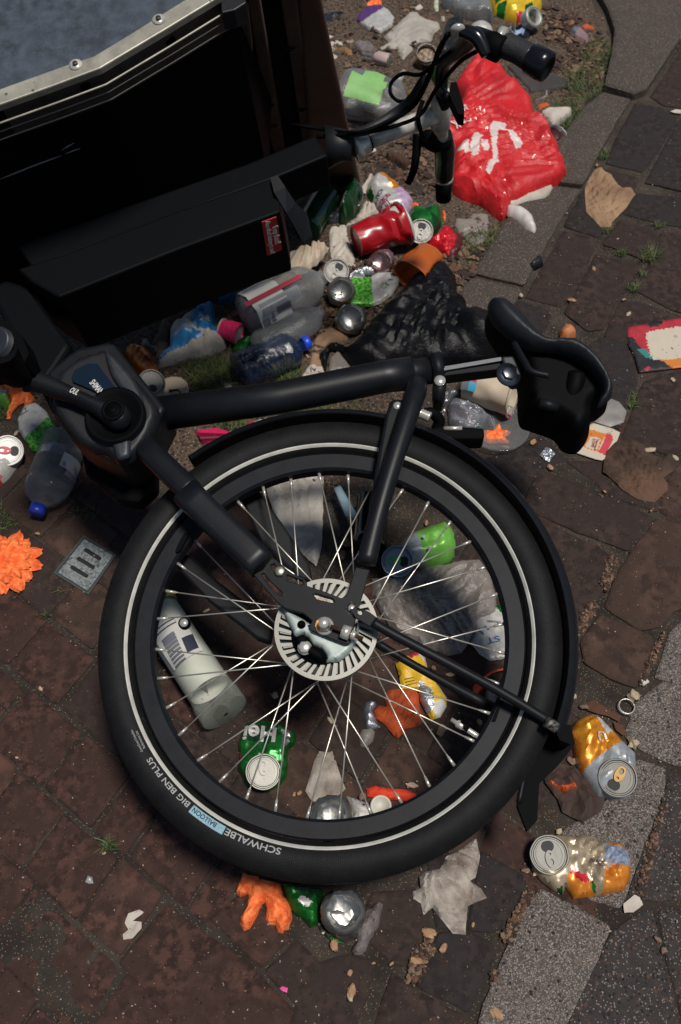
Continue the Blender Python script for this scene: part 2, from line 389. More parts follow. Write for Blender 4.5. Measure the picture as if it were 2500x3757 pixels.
traced = [  # region, polygon, material, height
 ('V', [(460,1055),(700,1125),(1000,1255),(1175,1345),(1015,1545),(700,1425),(365,1275)], 2, 0),
 ('V', [(380,1310),(560,1400),(925,1565),(880,1760),(680,2080),(520,2060),(440,1700)], 2, 0),
 ('V', [(1200,1345),(1500,1440),(1560,1800),(1290,1930),(1230,2010),(1100,2040),(880,1900),(950,1700),(1050,1540)], 3, .001),
 ('F', [(1105,690),(1200,570),(1430,670),(1445,720),(1365,905),(1255,870),(1125,790)], 3, .002),
 ('V', [(985,850),(1120,500),(1450,400),(1500,800),(1290,960)], 2, 0),
 ('V', [(700,330),(860,225),(1010,270),(1075,500),(960,800),(760,650)], 4, 0),
 ('V', [(640,990),(880,1000),(980,870),(1300,990),(1200,1300),(870,1190),(830,1130)], 2, -.001),
 ('V', [(1215,1300),(1310,1010),(1500,960),(1600,1400),(1400,1400)], 3, -.001),
 ('V', [(90,1000),(480,830),(640,980),(480,1040),(330,1290),(150,1180)], 4, -.002),
 ('P', [(880,950),(1020,740),(1390,850),(1230,1080)], 2, .001),
 ('P', [(190,1420),(530,835),(800,895),(790,1000),(625,1400),(500,1500)], 2, 0),
 ('P', [(540,1560),(820,1040),(1190,1130),(1170,1220),(1040,1380),(880,1700),(750,1720)], 2, .001),
 ('P', [(530,790),(700,480),(790,440),(960,760),(830,885)], 4, 0),
 ('P', [(120,1450),(400,1530),(420,1600),(330,1740),(100,1650)], 4, -.001),
 ('U', [(1350,690),(1568,370),(1800,260),(1800,810),(1440,750)], 2, 0),
 ('U', [(1240,740),(1420,770),(1530,850),(1500,930),(1390,1090),(1290,1230),(1030,1170),(1090,1020)], 4, 0),
 ('U', [(1545,880),(1800,800),(1800,1420),(1310,1310),(1400,1150)], 4, .001),
 ('U', [(960,1190),(1270,1270),(1235,1350),(870,1400)], 2, -.002),
 ('U', [(1245,1385),(1568,1420),(1800,1470),(1800,1670),(1420,1600),(1150,1530)], 4, 0),
 ('U', [(1435,1665),(1800,1700),(1800,2300),(1500,2220),(1240,2080),(1350,1860)], 2, 0),
 ('U', [(1060,2310),(1130,2170),(1260,2165),(1568,2270),(1800,2340),(1800,2620),(1300,2500),(1020,2420)], 2, 0),
 ('H', [(920,705),(1100,800),(1240,880),(1180,1030),(1030,1340),(900,1700),(560,1620),(640,1300),(700,1140),(800,900),(860,790)], 5, .003),
 ('H', [(1000,620),(1020,440),(1200,330),(1370,110),(1500,150),(1480,300),(1390,520),(1290,790),(1150,750)], 5, .0),
 ('H', [(1310,0),(1360,-150),(1480,-250),(1800,-200),(1800,160),(1540,130),(1400,70)], 5, .0),
 ('F', [(1520,650),(1680,500),(1900,500),(1900,920),(1540,880),(1450,860)], 5, .0),
 ('H', [(1520,190),(1800,200),(1800,730),(1450,760),(1330,730),(1430,430)], 6, 0),
 ('H', [(1100,1180),(1260,900),(1400,800),(1440,820),(1490,1050),(1560,1340),(1600,1700),(950,1700)], 6, 0),
 ('H', [(1470,800),(1800,780),(1800,1600),(1600,1400),(1510,1040)], 6, -.001),
 ('H', [(650,530),(840,640),(860,700),(740,880),(690,900),(590,890)], 4, 0),
 ('H', [(400,560),(640,520),(580,880),(440,880)], 4, -.001),
 ('H', [(450,905),(600,910),(700,960),(700,1030),(590,1270),(350,1150),(420,990)], 4, 0),
 ('H', [(150,720),(420,700),(400,900),(290,1060),(150,970),(80,860)], 2, -.001),
 ('H', [(120,1450),(240,1090),(330,1160),(570,1290),(520,1600),(60,1650)], 2, 0),
 ('T', [(930,1890),(1155,2105),(1290,1965),(1090,1760)], 0, -.001),
 ('T', [(1170,2125),(1330,2290),(1480,2150),(1310,1985)], 2, -.001),
 ('T', [(1140,2130),(1300,2300),(1200,2480),(980,2330)], 0, 0),
 ('T', [(525,2085),(735,1835),(1130,2115),(980,2420),(830,2400)], 0, .0005),
 ('H', [(-140,1060),(30,1000),(150,1040),(130,1180),(0,1500),(-200,1500),(-230,1300)], 2, -.001),
]
kerbs = [('U', [(-330,2600),(-60,2150),(60,1990),(430,2080),(330,2260),(20,2680),(-100,2850)], 7),
 ('U', [(70,1970),(270,1640),(480,1340),(620,1335),(850,1372),(700,1590),(440,2060)], 7),
 ('U', [(490,1320),(700,1000),(870,780),(1000,680),(1205,735),(1100,900),(960,1150),(860,1350),(620,1318)], 7),
 ('U', [(1005,655),(1055,420),(1080,250),(1030,100),(920,-90),(800,-260),(1900,-260),(1750,60),(1500,390),(1310,680),(1220,715)], 7),
 ('L', [(740,-120),(1000,-300),(1250,-420),(1500,-200),(1150,60),(930,330),(820,560),(690,430)], 7)]
polys = []; geo = {i: [] for i in range(8)}
for k, (r, pl, mi, z) in enumerate(traced):
    q = np.array([GF.px(r, p) for p in pl]); polys.append(q); g = stone_geo(inset(q, -.0015), z, seed=k+1)
    if g: geo[mi].append(g)
kq = []
for k, (r, pl, mi) in enumerate(kerbs):
    q = np.array([GF.px(r, p) for p in pl]); polys.append(q); kq.append(q); g = stone_geo(inset(q, .001), (.004,.007,.012,.02,.003)[k], h=.07, seed=50+k, cell=.02, bev=.006)
    if g: geo[mi].append(g)
soilpx = [(-900,1380),(0,1440),(420,1560),(760,1800),(1150,1900),(1330,1680),(1560,1350),(1700,1060),(1830,850),(1950,640),(2080,450),(2200,330),(2240,210),(2250,130),(2190,0),(2080,-170),(-1500,-700)]
SOIL = np.array([GF.px('s', p) for p in soilpx])
# left field: rows of near-square bricks in the lie of the photographed joints
rs = random.Random(4); ea = np.array([.788, -.616]); eb = np.array([.50, .866]); p0 = np.array([-.419, .53])
for row in range(-11, 17):
    a = -1.2+rs.random()*.1
    js = {-1: [0, .118, .205], 0: [-.055, .125, .30], -2: [.03, .22], 1: [.02, .20], -3: [-.05, .14]}.get(row, [])
    while a < 1.9:
        ln = rs.choice([.098, .102, .106, .114, .09]) if row < 3 else rs.choice([.1, .2, .2])
        if row < 6: ln = rs.choice([.2, .195, .2, .11, .12])
        nx_ = [j for j in js if j > a+.02]
        if nx_ and (nx_[0]-a < ln+.05): ln = nx_[0]-a
        o = p0+ea*a+eb*(row*.104+.004*math.sin(a*3+row)); rr = rs.uniform(-.0015, .0015)
        q = np.array([o, o+ea*ln, o+ea*ln+eb*.104, o+eb*.104]) + rr; q = q+np.array([[rs.uniform(-.0025, .0025), rs.uniform(-.0025, .0025)] for _ in q])
        a += ln; c = q.mean(0)
        tp = np.vstack([q, q*.5+c*.5, c[None]]); bad = in_poly(tp, SOIL).sum() > 1 or abs(c[0]) > 1.6
        low = 0
        for pp in polys:
            if bad: break
            if in_poly(c[None], pp)[0] or in_poly((q*.3+c*.7), pp).sum() > 1: bad = True
            elif in_poly(tp, pp).any() or in_poly(pp, q).any(): low = .004
        if bad: continue
        mi = rs.choice([0, 0, 0, 1]) if c[0] < .02 and row < 1 else rs.choice([2, 2, 0, 3])
        g = stone_geo(inset(q, .002), rs.uniform(-.002, .0015)-low, seed=100+row*50+int(a*40), cell=.014)
        if g: geo[mi].append(g)
allg = join(*[setmi(g, i) for i in range(7) for g in geo[i]])
o_pave = single('paving', None, None, allg, M_, kind='structure', smooth=True, sharp=38)
kg = join(*[setmi(g, 0) for g in geo[7]]); single('kerb', None, None, kg, m_kerb, kind='structure', smooth=True, sharp=38)
# soil bed of the tree pit
xs = np.linspace(-2.0, 1.1, 150); ys = np.linspace(.8, 4.5, 170); X, Y = np.meshgrid(xs, ys); P = np.stack([X.ravel(), Y.ravel()], 1)
ins = in_poly(P, SOIL); ed = edge_dist(P, SOIL)
Z = np.array([(-.004 + min(e, .05)*.12+.006*noise.noise(Vector((p[0]*9, p[1]*9, 1)))+.003*noise.noise(Vector((p[0]*40, p[1]*40, 2)))) if i else -.02 for p, i, e in zip(P, ins, ed)])
nx = len(xs); Fc = [(j*nx+i, j*nx+i+1, (j+1)*nx+i+1, (j+1)*nx+i) for j in range(len(ys)-1) for i in range(nx-1) if ins[j*nx+i] or ins[(j+1)*nx+i+1]]
single('soil', None, None, (np.column_stack([P, Z]), Fc), m_soil, kind='structure')
def soilz(x, y):
    p = np.array([[x, y]])
    if in_poly(p, SOIL)[0]: return -.004+min(edge_dist(p, SOIL)[0], .05)*.12+.006*noise.noise(Vector((x*9, y*9, 1)))+.003*noise.noise(Vector((x*40, y*40, 2)))
    return 0.0
# ---------------- cargo bike ----------------
k_frame = mat('frame_black', '#0d0e12', .48, bump=(500, .15, .0004), var=(25, '#14161a', .2), spots=[(160, '#34363a', .96, .22), (520, '#3c3b39', .93, .25)], spec=.16)
k_satin = mat('satin_navy', '#0d0f13', .42, bump=(500, .12, .0004), var=(22, '#14161b', .2), spots=[(130, '#45474b', .965, .2), (480, '#3f4042', .93, .25)], spec=.26)
k_deep = mat('deep_black', '#060709', .65, bump=(300, .2, .0005), spec=.05)
k_plast = mat('motor_plastic', '#101216', .5, bump=(600, .25, .0004), var=(30, '#17191d', .2), spec=.3)
k_grey = mat('motor_grey', '#23262c', .45, metal=.3, bump=(700, .2, .0003), var=(40, '#2e3238', .2))
k_batt = mat('battery_black', '#080a0d', .55, bump=(500, .15, .0004), spec=.06, spots=[(120, '#35383d', .98, .25)])
k_gloss = mat('gloss_navy', '#0d1a27', .12, spec=.6)
k_rub = mat('tyre_rubber', '#15171a', .62, bump=(260, .3, .0006), var=(60, '#1c1e21', .2), spec=.35)
k_rim = mat('rim_grey', '#0b0d12', .5, metal=0., spec=.15, var=(40, '#15181e', .2), bump=(300, .15, .0004))
k_steel = mat('steel', '#bdbab2', .3, metal=.55, bump=(300, .1, .0003))
k_spoke = mat('spoke_steel', '#cfcabd', .35, metal=.8)
k_alu = mat('bare_aluminium', '#dcd8cc', .33, metal=.2, bump=(150, .2, .0006), var=(25, '#7c7b76', .2))
k_refl = mat('reflective_white', '#b5b4ac', .5, bump=(200, .2, .0003), var=(40, '#97968f', .2))
k_white = mat('white_print', '#b8b8b6', .6)
k_silv = mat('brake_silver', '#a3aea9', .45, metal=.15, var=(60, '#8b9692', .2), bump=(200, .2, .0005))
k_orange = mat('signal_yellow', '#d98a12', .5)
k_tarp = mat('blue_tarp', '#2b343f', .62, bump=(420, .55, .0012), var=(16, '#1d242d', .12), var2=(50, '#39434f', .13), spots=[(30, '#1b222c', .93, .2), (90, '#141a22', .96, .25)])
k_trim = mat('worn_aluminium_trim', '#a09d90', .5, metal=.35, bump=(90, .5, .001), var=(30, '#7d7a70', .18), spots=[(110, '#4a4842', .9, .3)])
k_trimf = mat('grooved_trim', '#4a4542', .5, metal=.4, var=(40, '#38332f', .2))
k_wood = mat('weathered_wood', '#30211a', .85, bump=(60, .7, .002), var=(22, '#221913', .18), var2=(4, '#4d3527', .2))
k_post = mat('brown_post_wood', '#4a2e1f', .8, bump=(50, .7, .002), var=(12, '#2c1b12', .2), var2=(5, '#4a2f1f', .2))
k_red = mat('sticker_red', '#a01c22', .45)
bike = Thing('cargo_bike', 'black electric cargo bike lying on its side across the litter', 'cargo bike', (BC[0], BC[1], 0))
# cargo box
box = bike.add('cargo_box', prism('A', [(-500,690),(-300,592),(0,482),(460,312),(980,2),(1064,-46),(1110,-900),(-700,-900),(-700,300)], -.10, .318), k_deep, smooth=False)
bike.add('box_cover', prism('A', [(-300,524),(0,412),(430,262),(600,160),(850,2),(1010,-92),(1010,-850),(-300,-850)], .316, .324), k_tarp, parent=box, smooth=False)
tr = bike.add('edge_trim', join(prism('A', [(-300,520),(0,408),(300,300),(432,257),(600,155),(850,-2),(1000,-92),(1064,-48),(982,0),(760,135),(462,312),(240,395),(0,480),(-300,590)], .319, .331), setmi(prism('A', [(-300,592),(0,482),(240,397),(461,315),(760,138),(982,2),(1064,-46),(1062,-56),(980,-8),(458,303),(0,470),(-300,580)], .255, .318), 1)), [k_trim, k_trimf], parent=box, smooth=False)
bevel(tr, .0025)
for hh in (.302, .288, .274):
    bike.add('trim_groove', tube([B('A', *p, .331)-bn*(.331-hh)+unit([.2,-1,0])*.001 for p in [(-300,592),(0,482),(240,397),(461,315),(760,138),(982,2),(1064,-46)]], .0016 if hh > .3 else .0011, seg=6), k_trim if hh > .3 else mat('groove_line', '#5a564e', .6), parent=box)
for p in [(350,300),(732,92)]:
    c = B('A', *p, .331); bike.add('rivet', join(disc(c, bn, .009, .002), setmi(disc(c+bn*.002, bn, .0035, .003), 1)), [k_alu, k_trimf], parent=box)
for p in [(395,400),(783,182)]:
    c = B('A', *p, .296)+unit([.3,-1,0])*.001; bike.add('bolt', disc(c, unit([.3,-1,.3]), .0075, .004), k_deep, parent=box)
wa, wb = B('A', 0, 482, .318), B('A', 460, 312, .318); wn = unit(np.cross(wb-wa, bn)); wn = wn if wn[1] < 0 else -wn
def onwall(x, y): d = ray(*zp('A', (x, y))); return CAMP+d*(((wa-CAMP)@wn)/(d@wn))+wn*.001
for pp in ([(0,822),(60,798),(150,762),(215,738),(282,714)], [(282,690),(310,672),(342,655)], [(300,705),(340,690),(370,680)], [(560,1098),(600,1100),(620,1102)]):
    bike.add('scratch', tube([onwall(*q) for q in pp], [.0004]+[.0011]*(len(pp)-2)+[.0004], seg=6), mat('scratch_grey', '#77757a', .7), parent=box)
# wooden battens bolted to the end of the box and the brown post
def plank(name, r, t0, t1, b0, b1, zt, zb, m, th=.02):
    a, b, c, d = G(r, *t0, zt), G(r, *t1, zt), G(r, *b1, zb), G(r, *b0, zb); n = unit(np.cross(c-a, b-a)); n = n if n[1] < 0 else -n
    V, Fc = [], []; K = 10
    for i in range(K+1):
        l = a+(d-a)*i/K; rr = b+(c-b)*i/K
        w = n*.0015*noise.noise(Vector((i*1.3, zt, 1))); V += [l+w, rr+w*.4, rr-n*th, l-n*th]
    for i in range(K):
        for j in range(4): Fc.append((i*4+j, i*4+(j+1)%4, i*4+4+(j+1)%4, i*4+4+j))
    Fc += [(3,2,1,0), (K*4, K*4+1, K*4+2, K*4+3)]; return V, Fc, n
guard = Thing('timber_guard', 'dark weathered timber battens with bolts and a thick brown post behind the bike', 'timber guard', G('K', 100, 700, 0))
for t0, t1, b0, b1 in [((1072,-30),(1130,-30),(1182,730),(1222,730)), ((1132,-30),(1188,-30),(1256,700),(1312,700)), ((1288,-30),(1362,-30),(1397,680),(1458,680))]:
    V, Fc, n = plank('batten', 'A', t0, t1, b0, b1, .80, .16, k_wood); ob = guard.add('batten', (V, Fc), k_wood, smooth=False); bevel(ob, .003)
    for q in {1072: [(1107,100),(1125,218)], 1132: [(1248,483),(1268,577)], 1288: [(1342,222),(1388,503)]}[t0[0]]:
        P0 = np.array(V[0]); d = ray(*zp('A', q)); t = ((P0-CAMP)@n)/(d@n); c = CAMP+d*t
        guard.add('bolt', join(disc(c, n, .009, .002), disc(c+n*.002, n, .006, .004, r2=.004)), k_plast, parent=ob)
V, Fc, n = plank('post', 'K', (-95,-60), (22,-60), (0,960), (245,970), .80, 0.0, k_post, .02); bevel(guard.add('post', (V, Fc), k_post, smooth=False), .008, 3)
V, Fc, n = plank('panel', 'A', (1040,-60), (1420,-60), (1120,800), (1470,690), .74, .10, k_deep, .01); bike.add('added_dark_panel', (V, Fc), k_deep, parent=box, smooth=False)  # black panel added behind the battens so their gaps stay dark
bevel(bike.add('corner_bracket', prism('A', [(1012,-40),(1120,-60),(1135,10),(1080,45),(1020,58)], .29, .322), k_plast, parent=box, smooth=False), .002)
# beams of the frame
bevel(bike.add('steering_beam', prism('s', [(1156,494),(1204,570),(1010,652),(640,790),(120,985),(60,900),(500,742),(900,602)], -.04, .04), k_batt, smooth=False), .004)
bb = bike.add('battery_box', prism('w', [(40,618),(145,585),(400,488),(631,407),(640,420),(646,487),(400,578),(135,684),(75,650)], -.09, .075), k_batt, smooth=False); bevel(bb, .004)
bike.add('battery_box_front', prism('w', [(136,684.5),(400,578.5),(645,488),(644,483),(400,573),(134,678)], -.093, .071), k_deep, smooth=False, parent=bb)
def onfront(x, y):      # point on the front wall of the battery box seen at this pixel
    a = B('w', 135, 684, .075); b = B('w', 646, 487, .075); n = unit(np.cross(b-a, bn)); d = ray(*zp('I', (x, y))); t = ((a-CAMP)@n)/(d@n); n = n if n[1] < 0 else -n; return CAMP+d*t+n*.003, n
c4 = [onfront(*p)[0] for p in [(508,412),(612,374),(655,610),(546,655)]]; nf = onfront(560, 500)[1]
st = bike.add('warning_sticker', (c4+[q-nf*.0015 for q in c4], [(0,1,2,3),(7,6,5,4),(0,4,5,1),(1,5,6,2),(2,6,7,3),(3,7,4,0)]), k_red, parent=bb, smooth=False)
for s_, a, b, hh in [('Keep closed!', (582,448), (604,572), .0105), ('Also when battery is out!', (530,408), (570,640), .0085)]:
    g = text_on(s_, onfront(*a)[0], onfront(*b)[0], nf, hh, .01, off=.0006); bike.add('lettering', g, k_white, parent=st, smooth=False)
bike.add('torn_flap', join(tube([B('I', x, y, h) for x, y, h in [(600,95,.085),(640,190,.085),(720,320,.06),(790,410,.03),(840,540,.0),(858,585,-.02)]], [.006,.010,.012,.016,.010,.004], sec=[(-1,-.12),(1,-.12),(1,.12),(-1,.12)], up=bn)), k_plast, smooth=False)
# steering head, stem
hd = B('w', 752, 338, 0); col = B('K', 215, 770, .0); q2 = B('K', 262, 745, 0); cl = B('K', 690, 600, .0)
bike.add('steering_head', tube([hd, B('w', 790, 334, 0), col], [.036, .026, .024], seg=24), k_plast)
bike.add('head_collar', tube([col, B('K', 232, 763, 0), q2, B('K', 285, 736, 0)], [.0245, .0245, .0205, .0195], seg=28), k_steel)
bike.add('cable_clamp', tube([B('K', 268, 745, 0), B('K', 290, 735, 0)], [.0185, .0185], seg=24), k_deep)
stem = bike.add('stem', tube([B('K', 285, 738, 0), B('K', 480, 660, 0), B('K', 640, 600, 0)], [.0148, .0148, .0155], seg=28), k_alu)
clv = B('K', 668, 590, 0)
bike.add('stem_clamp', tube([clv-bn*.045, clv-bn*.03, clv+bn*.03, clv+bn*.05], [.012, .0175, .0175, .013], seg=24), k_alu, parent=stem)
bike.add('display_bracket', tube([B('K', 690, 560, .06), B('K', 655, 470, .06), B('K', 700, 510, .10)], .008, seg=10, smoothk=4), k_frame)
bike.add('display', prism('K', [(720,430),(750,428),(790,560),(790,600),(760,595),(710,490)], .08, .105), k_deep, smooth=False)
# handlebar (upper side) and grip
H1 = [clv+bn*.03, clv+bn*.10+bv*.008, B('K', 770, 262, .21), B('K', 825, 205, .29), B('K', 850, 182, .33), B('K', 905, 200, .345), B('K', 965, 222, .345)]
hb = bike.add('handlebar', tube(H1, .0108, seg=16, smoothk=6), k_frame)
bike.add('shifter_collar', tube([B('K', 960, 222, .345), B('K', 992, 232, .345)], [.021, .021], seg=24), k_steel, parent=hb)
gp = bike.add('grip', tube([B('K', 985, 232, .345), B('K', 1010, 240, .345), B('K', 1070, 266, .345), B('K', 1130, 300, .345)], [.0125, .0165, .016, .017], seg=24, smoothk=5), mat('grip_rubber', '#101114', .7, bump=(350, .8, .0015)), parent=hb)
ec = B('K', 1160, 318, .345); e0 = B('K', 1125, 300, .345); ea_ = unit(ec-e0)
bike.add('grip_end_cap', lathe([(0,.0165),(.004,.0195),(.022,.0205),(.030,.0195),(.032,.015),(.026,.0125),(.024,.0001)], e0, ec, seg=30), mat('black_chrome', '#1d1f24', .22, metal=.6, bump=(90,.4,.001)), parent=gp)
bike.add('twist_shifter', tube([B('K', 905, 205, .345), B('K', 935, 235, .35), B('K', 985, 262, .35)], [.010, .018, .017], seg=20, smoothk=3), k_deep, parent=hb)
bike.add('brake_lever', tube([B('K', 745, 155, .36), B('K', 790, 165, .365), B('K', 850, 190, .365), B('K', 885, 240, .36), B('K', 905, 290, .355)], [.005, .009, .0105, .009, .007], seg=12, smoothk=5), mat('lever_gloss', '#0e0f12', .2), parent=hb)
bike.add('lever_pivot', tube([B('K', 755, 152, .37), B('K', 757, 165, .37)], .010, seg=14), k_steel, parent=hb)
# lower side of the handlebar
H2 = [clv-bn*.03, B('K', 670, 640, -.05), B('K', 672, 720, -.10)]
bike.add('lower_bar', tube(H2, .0115, seg=18, smoothk=4), k_alu)
bike.add('lower_control', tube([B('K', 590, 720, -.09), B('K', 640, 740, -.11), B('K', 705, 745, -.12)], [.015, .02, .015], seg=16, smoothk=4), k_deep)
bike.add('lower_grip', tube([B('K', 680, 700, -.10), B('K', 688, 780, -.15), B('K', 686, 860, -.20), B('K', 683, 925, -.235)], [.015, .020, .0195, .018], seg=24, smoothk=4), mat('lever_gloss', '#0e0f12', .2))
bike.add('lower_grip_ring', tube([B('K', 684, 930, -.238), B('K', 683, 948, -.245)], [.0185, .017], seg=24), k_steel)
bike.add('lower_grip_end', tube([B('K', 683, 945, -.243), B('K', 680, 1040, -.285)], [.0165, .0155], seg=20), k_deep)
bike.add('lower_brake_lever', tube([B('K', 545, 700, -.10), B('K', 540, 790, -.12), B('K', 525, 890, -.14), B('K', 495, 960, -.16)], [.009, .008, .007, .006], seg=10, smoothk=5), k_deep)
# cables
for pts in [[(-160,640,.03),(0,668,.02),(150,690,.03),(250,690,.05),(380,640,.06),(520,560,.08),(600,420,.15),(660,250,.25),(735,155,.35)],
            [(20,715,.02),(150,705,.03),(300,680,.05),(450,610,.06),(540,530,.08),(610,380,.16),(700,180,.33)],
            [(730,260,.25),(640,330,.2),(560,390,.14),(470,385,.1),(410,430,.08),(405,490,.07),(450,530,.06),(520,520,.08)],
            [(860,265,.27),(760,330,.2),(640,470,.1),(560,600,.05),(440,655,.05),(300,690,.04)]]:
    bike.add('cable', tube([B('K', *p) for p in pts], .0033, seg=8, smoothk=6), k_deep)
bike.add('cable_loom', tube([B('K', *p) for p in [(190,700,.03),(300,672,.04),(440,590,.05),(520,520,.08),(570,440,.12),(600,380,.14)]], [.006,.009,.010,.010,.009,.006], seg=14, smoothk=6), mat('loom_black', '#15161a', .55, bump=(60,.5,.002)))
bike.add('cable_tie', tube([clv-bn*.0+B('K',570,590,.0)-clv+bn*.028, B('K', 548, 620, .02), B('K', 575, 690, 0)-bn*.015], .004, seg=8, smoothk=4), k_deep)
# seat tube, post
stb = bike.add('seat_tube', tube([B('C', 735, 775, 0), B('C', 1300, 700, 0), B('D', 200, 605, 0), B('D', 330, 588, 0)], [.027, .0258, .0255, .0262], seg=32), k_satin)
bike.add('seat_clamp', join(tube([B('D', 328, 588, 0), B('D', 350, 585, 0), B('D', 420, 576, 0)], [.0255, .021, .021], seg=28), setmi(tube([B('D', 418, 576, 0), B('D', 470, 566, 0)], [.0265, .0265], seg=28), 0), prism('D', [(430,590),(480,590),(488,640),(470,700),(430,690),(424,640)], -.02, .03)), k_frame)
c = B('D', 457, 627, .03); bike.add('clamp_bolt', disc(c, bn, .0085, .004), k_steel)
bike.add('clamp_screw', tube([B('D', 422, 525, .0), B('D', 422, 508, .0)], .005, seg=10), k_steel)
bevel(bike.add('seat_post', join(prism('D', [(470,556),(742,512),(748,532),(474,578)], -.012, .022), prism('D', [(470,580),(748,536),(756,566),(476,600)], -.012, .018)), k_frame, smooth=False), .002)
bike.add('post_link', prism('D', [(474,558),(738,514),(744,530),(478,576)], .02, .0235), mat('link_grey', '#5b5d60', .45, metal=.5, bump=(200,.3,.0005)), smooth=False)
bevel(bike.add('post_head', prism('D', [(742,510),(795,508),(835,595),(800,600),(755,560)], -.02, .03), mat('head_grey', '#33353a', .45, metal=.4), smooth=False), .003)
c = B('D', 770, 598, .03); bike.add('head_bolt', join(disc(c, bn+bu*.3, .019, .004), hexnut(c+bn*.004, bn+bu*.3, .011, .005)), mat('dull_steel', '#6a6e72', .35, metal=1.))
# saddle
SF = Frame(BC+bn*-.085, bu, bv, bn)
sd = bike.add('saddle', relief([(680,235),(700,210),(740,206),(775,216),(840,270),(900,340),(960,392),(1020,392),(1080,396),(1140,425),(1200,480),(1250,560),(1272,615),(1262,665),(1225,700),(1180,725),(1185,770),(1165,820),(1130,860),(1095,868),(1050,850),(1010,800),(900,760),(850,735),(838,650),(840,590),(830,540),(790,460),(740,390),(690,310)], 'D', SF, 0, .085, .02, .008, None, zo=.08, smooth_out=True), mat('saddle_shaded_black', '#040506', .6, bump=(700, .3, .0004), spec=.06))  # near-black colour carries the shade of the saddle's underside cavity
rg = mat('saddle_lit_side', '#15181d', .5, bump=(800, .35, .0004), spec=.3)  # paler tone of the same saddle, painting its lit top band
bike.add('saddle_flank', relief([(684,236),(700,212),(740,208),(775,218),(840,272),(900,342),(960,394),(1030,394),(1085,398),(1140,427),(1200,482),(1250,560),(1270,615),(1260,665),(1225,698),(1195,705),(1215,640),(1195,580),(1140,520),(1080,480),(1000,455),(930,450),(870,438),(800,400),(735,350),(692,292)], 'D', Frame(BC+bn*.012, bu, bv, bn), 0, .033, .028, .004, None, zo=.03, smooth_out=True), rg, parent=sd)
bike.add('saddle_rail', tube([B('D', 800, 450, .03), B('D', 850, 540, .045), B('D', 880, 580, .05), B('D', 960, 600, .05)], .005, seg=10, smoothk=5), k_frame, parent=sd)
bike.add('saddle_spring', tube([B('D', 1085, 600, -.008), B('D', 1075, 650, -.008), B('D', 1050, 720, -.018)], [.016,.016,.014], seg=16, smoothk=3), MATS['saddle_shaded_black'], parent=sd)
bike.add('saddle_under_bar', tube([B('D', 915, 725, .01), B('D', 1000, 745, .005)], .008, seg=12), k_frame, parent=sd)
# stays
bevel(bike.add('frame_lock', prism('D', [(232,705),(300,705),(305,760),(255,960),(190,1160),(148,1160),(150,1080),(175,930),(205,780)], .01, .055), k_frame, smooth=False), .006, 3)
bike.add('lock_keyhole', disc(B('D', 262, 740, .055), bn, .006, .002), k_steel)
bike.add('seat_stay', tube([B('D', 352, 640, .02), B('D', 345, 680, .055), B('D', 290, 850, .072), B('D', 215, 1090, .078), B('F', 165, 140, .078), B('F', 118, 335, .078)], [.015,.016,.0148,.0132,.0130,.0138], seg=24, smoothk=4), k_satin)
cs = tube([B('C', 640, 900, .03), B('C', 700, 960, .055), B('C', 800, 1060, .065), B('C', 880, 1135, .07)], [1,1,1,1], sec=rrect(.036, .034, .013), up=bn, smoothk=4)
bike.add('chain_stay', cs, k_satin)
bike.add('chain_stay_sleeve', tube([B('E', 858, 8, .07), B('E', 980, 130, .072), B('E', 1120, 260, .075), B('E', 1205, 345, .076)], [1.02,1,1,.98], sec=rrect(.042, .036, .010), up=bn, smoothk=2), k_satin)
bevel(bike.add('dropout_plate', prism('L', [(80,545),(160,500),(250,385),(300,400),(430,520),(560,575),(590,610),(592,650),(760,705),(925,770),(970,740),(1000,660),(1060,470),(1195,495),(1100,830),(1062,960),(1040,1060),(1000,1210),(960,1212),(820,1160),(640,1085),(612,1040),(640,985),(560,915),(385,872),(310,810),(200,690)], .066, .072,
   holes=[[(245,450),(275,438),(305,480),(300,520),(270,505)], [(155,540),(178,530),(250,620),(355,715),(350,742),(320,735),(225,650)], [(400,548),(440,560),(550,600),(560,630),(540,642),(400,600)], [(655,738),(675,725),(840,775),(856,800),(840,815),(690,780)]]), k_frame, smooth=False), .0012)
pb = bike.add('hub_badge', prism('L', [(650,730),(675,718),(845,772),(862,802),(840,820),(685,784)], .060, .066), mat('badge_silver', '#a5a59a', .4), smooth=False)
bike.add('lettering', text_on('nexus', B('L', 815, 790, .066), B('L', 700, 765, .066), bn, .006, off=.0008), mat('badge_red', '#a04a35', .5), parent=pb, smooth=False)
bike.add('lettering', text_on('SHIMANO', B('L', 800, 764, .066), B('L', 720, 742, .066), bn, .003, off=.0008), k_deep, parent=pb, smooth=False)
# wheel
def ring(r, prof, a0=0, a1=2*math.pi, seg=144, **k): return lathe(prof, BC, BC+bn, seg=seg, a0=a0, a1=a1, sdir=bv, cap=False, **k)
tp = []
for i in range(29):
    a = math.radians(-62+304*i/28); x = .303+.0272*math.sin(a)*-1; tp.append((.0272*math.cos(a+math.pi/2)*-1, .303+.0272*math.sin(math.radians(-62+304*i/28)-0)))
tp = [(.0275*math.cos(t), .303+.0275*math.sin(t)) for t in [math.radians(-68+316*i/30) for i in range(31)]]
tm = mat('tyre_rubber_tread', '#0a0b0d', .65, var=(35, '#151617', .2), spots=[(420, '#45413c', .95, .25), (90, '#2a2826', .96, .25)], spec=.2)
t_ = tm.node_tree; N_, L_ = t_.nodes, t_.links; uvn = N_.new('ShaderNodeUVMap'); mp = N_.new('ShaderNodeMapping'); mp.inputs['Scale'].default_value = (36, 70, 1); mp.inputs['Rotation'].default_value = (0, 0, .5)
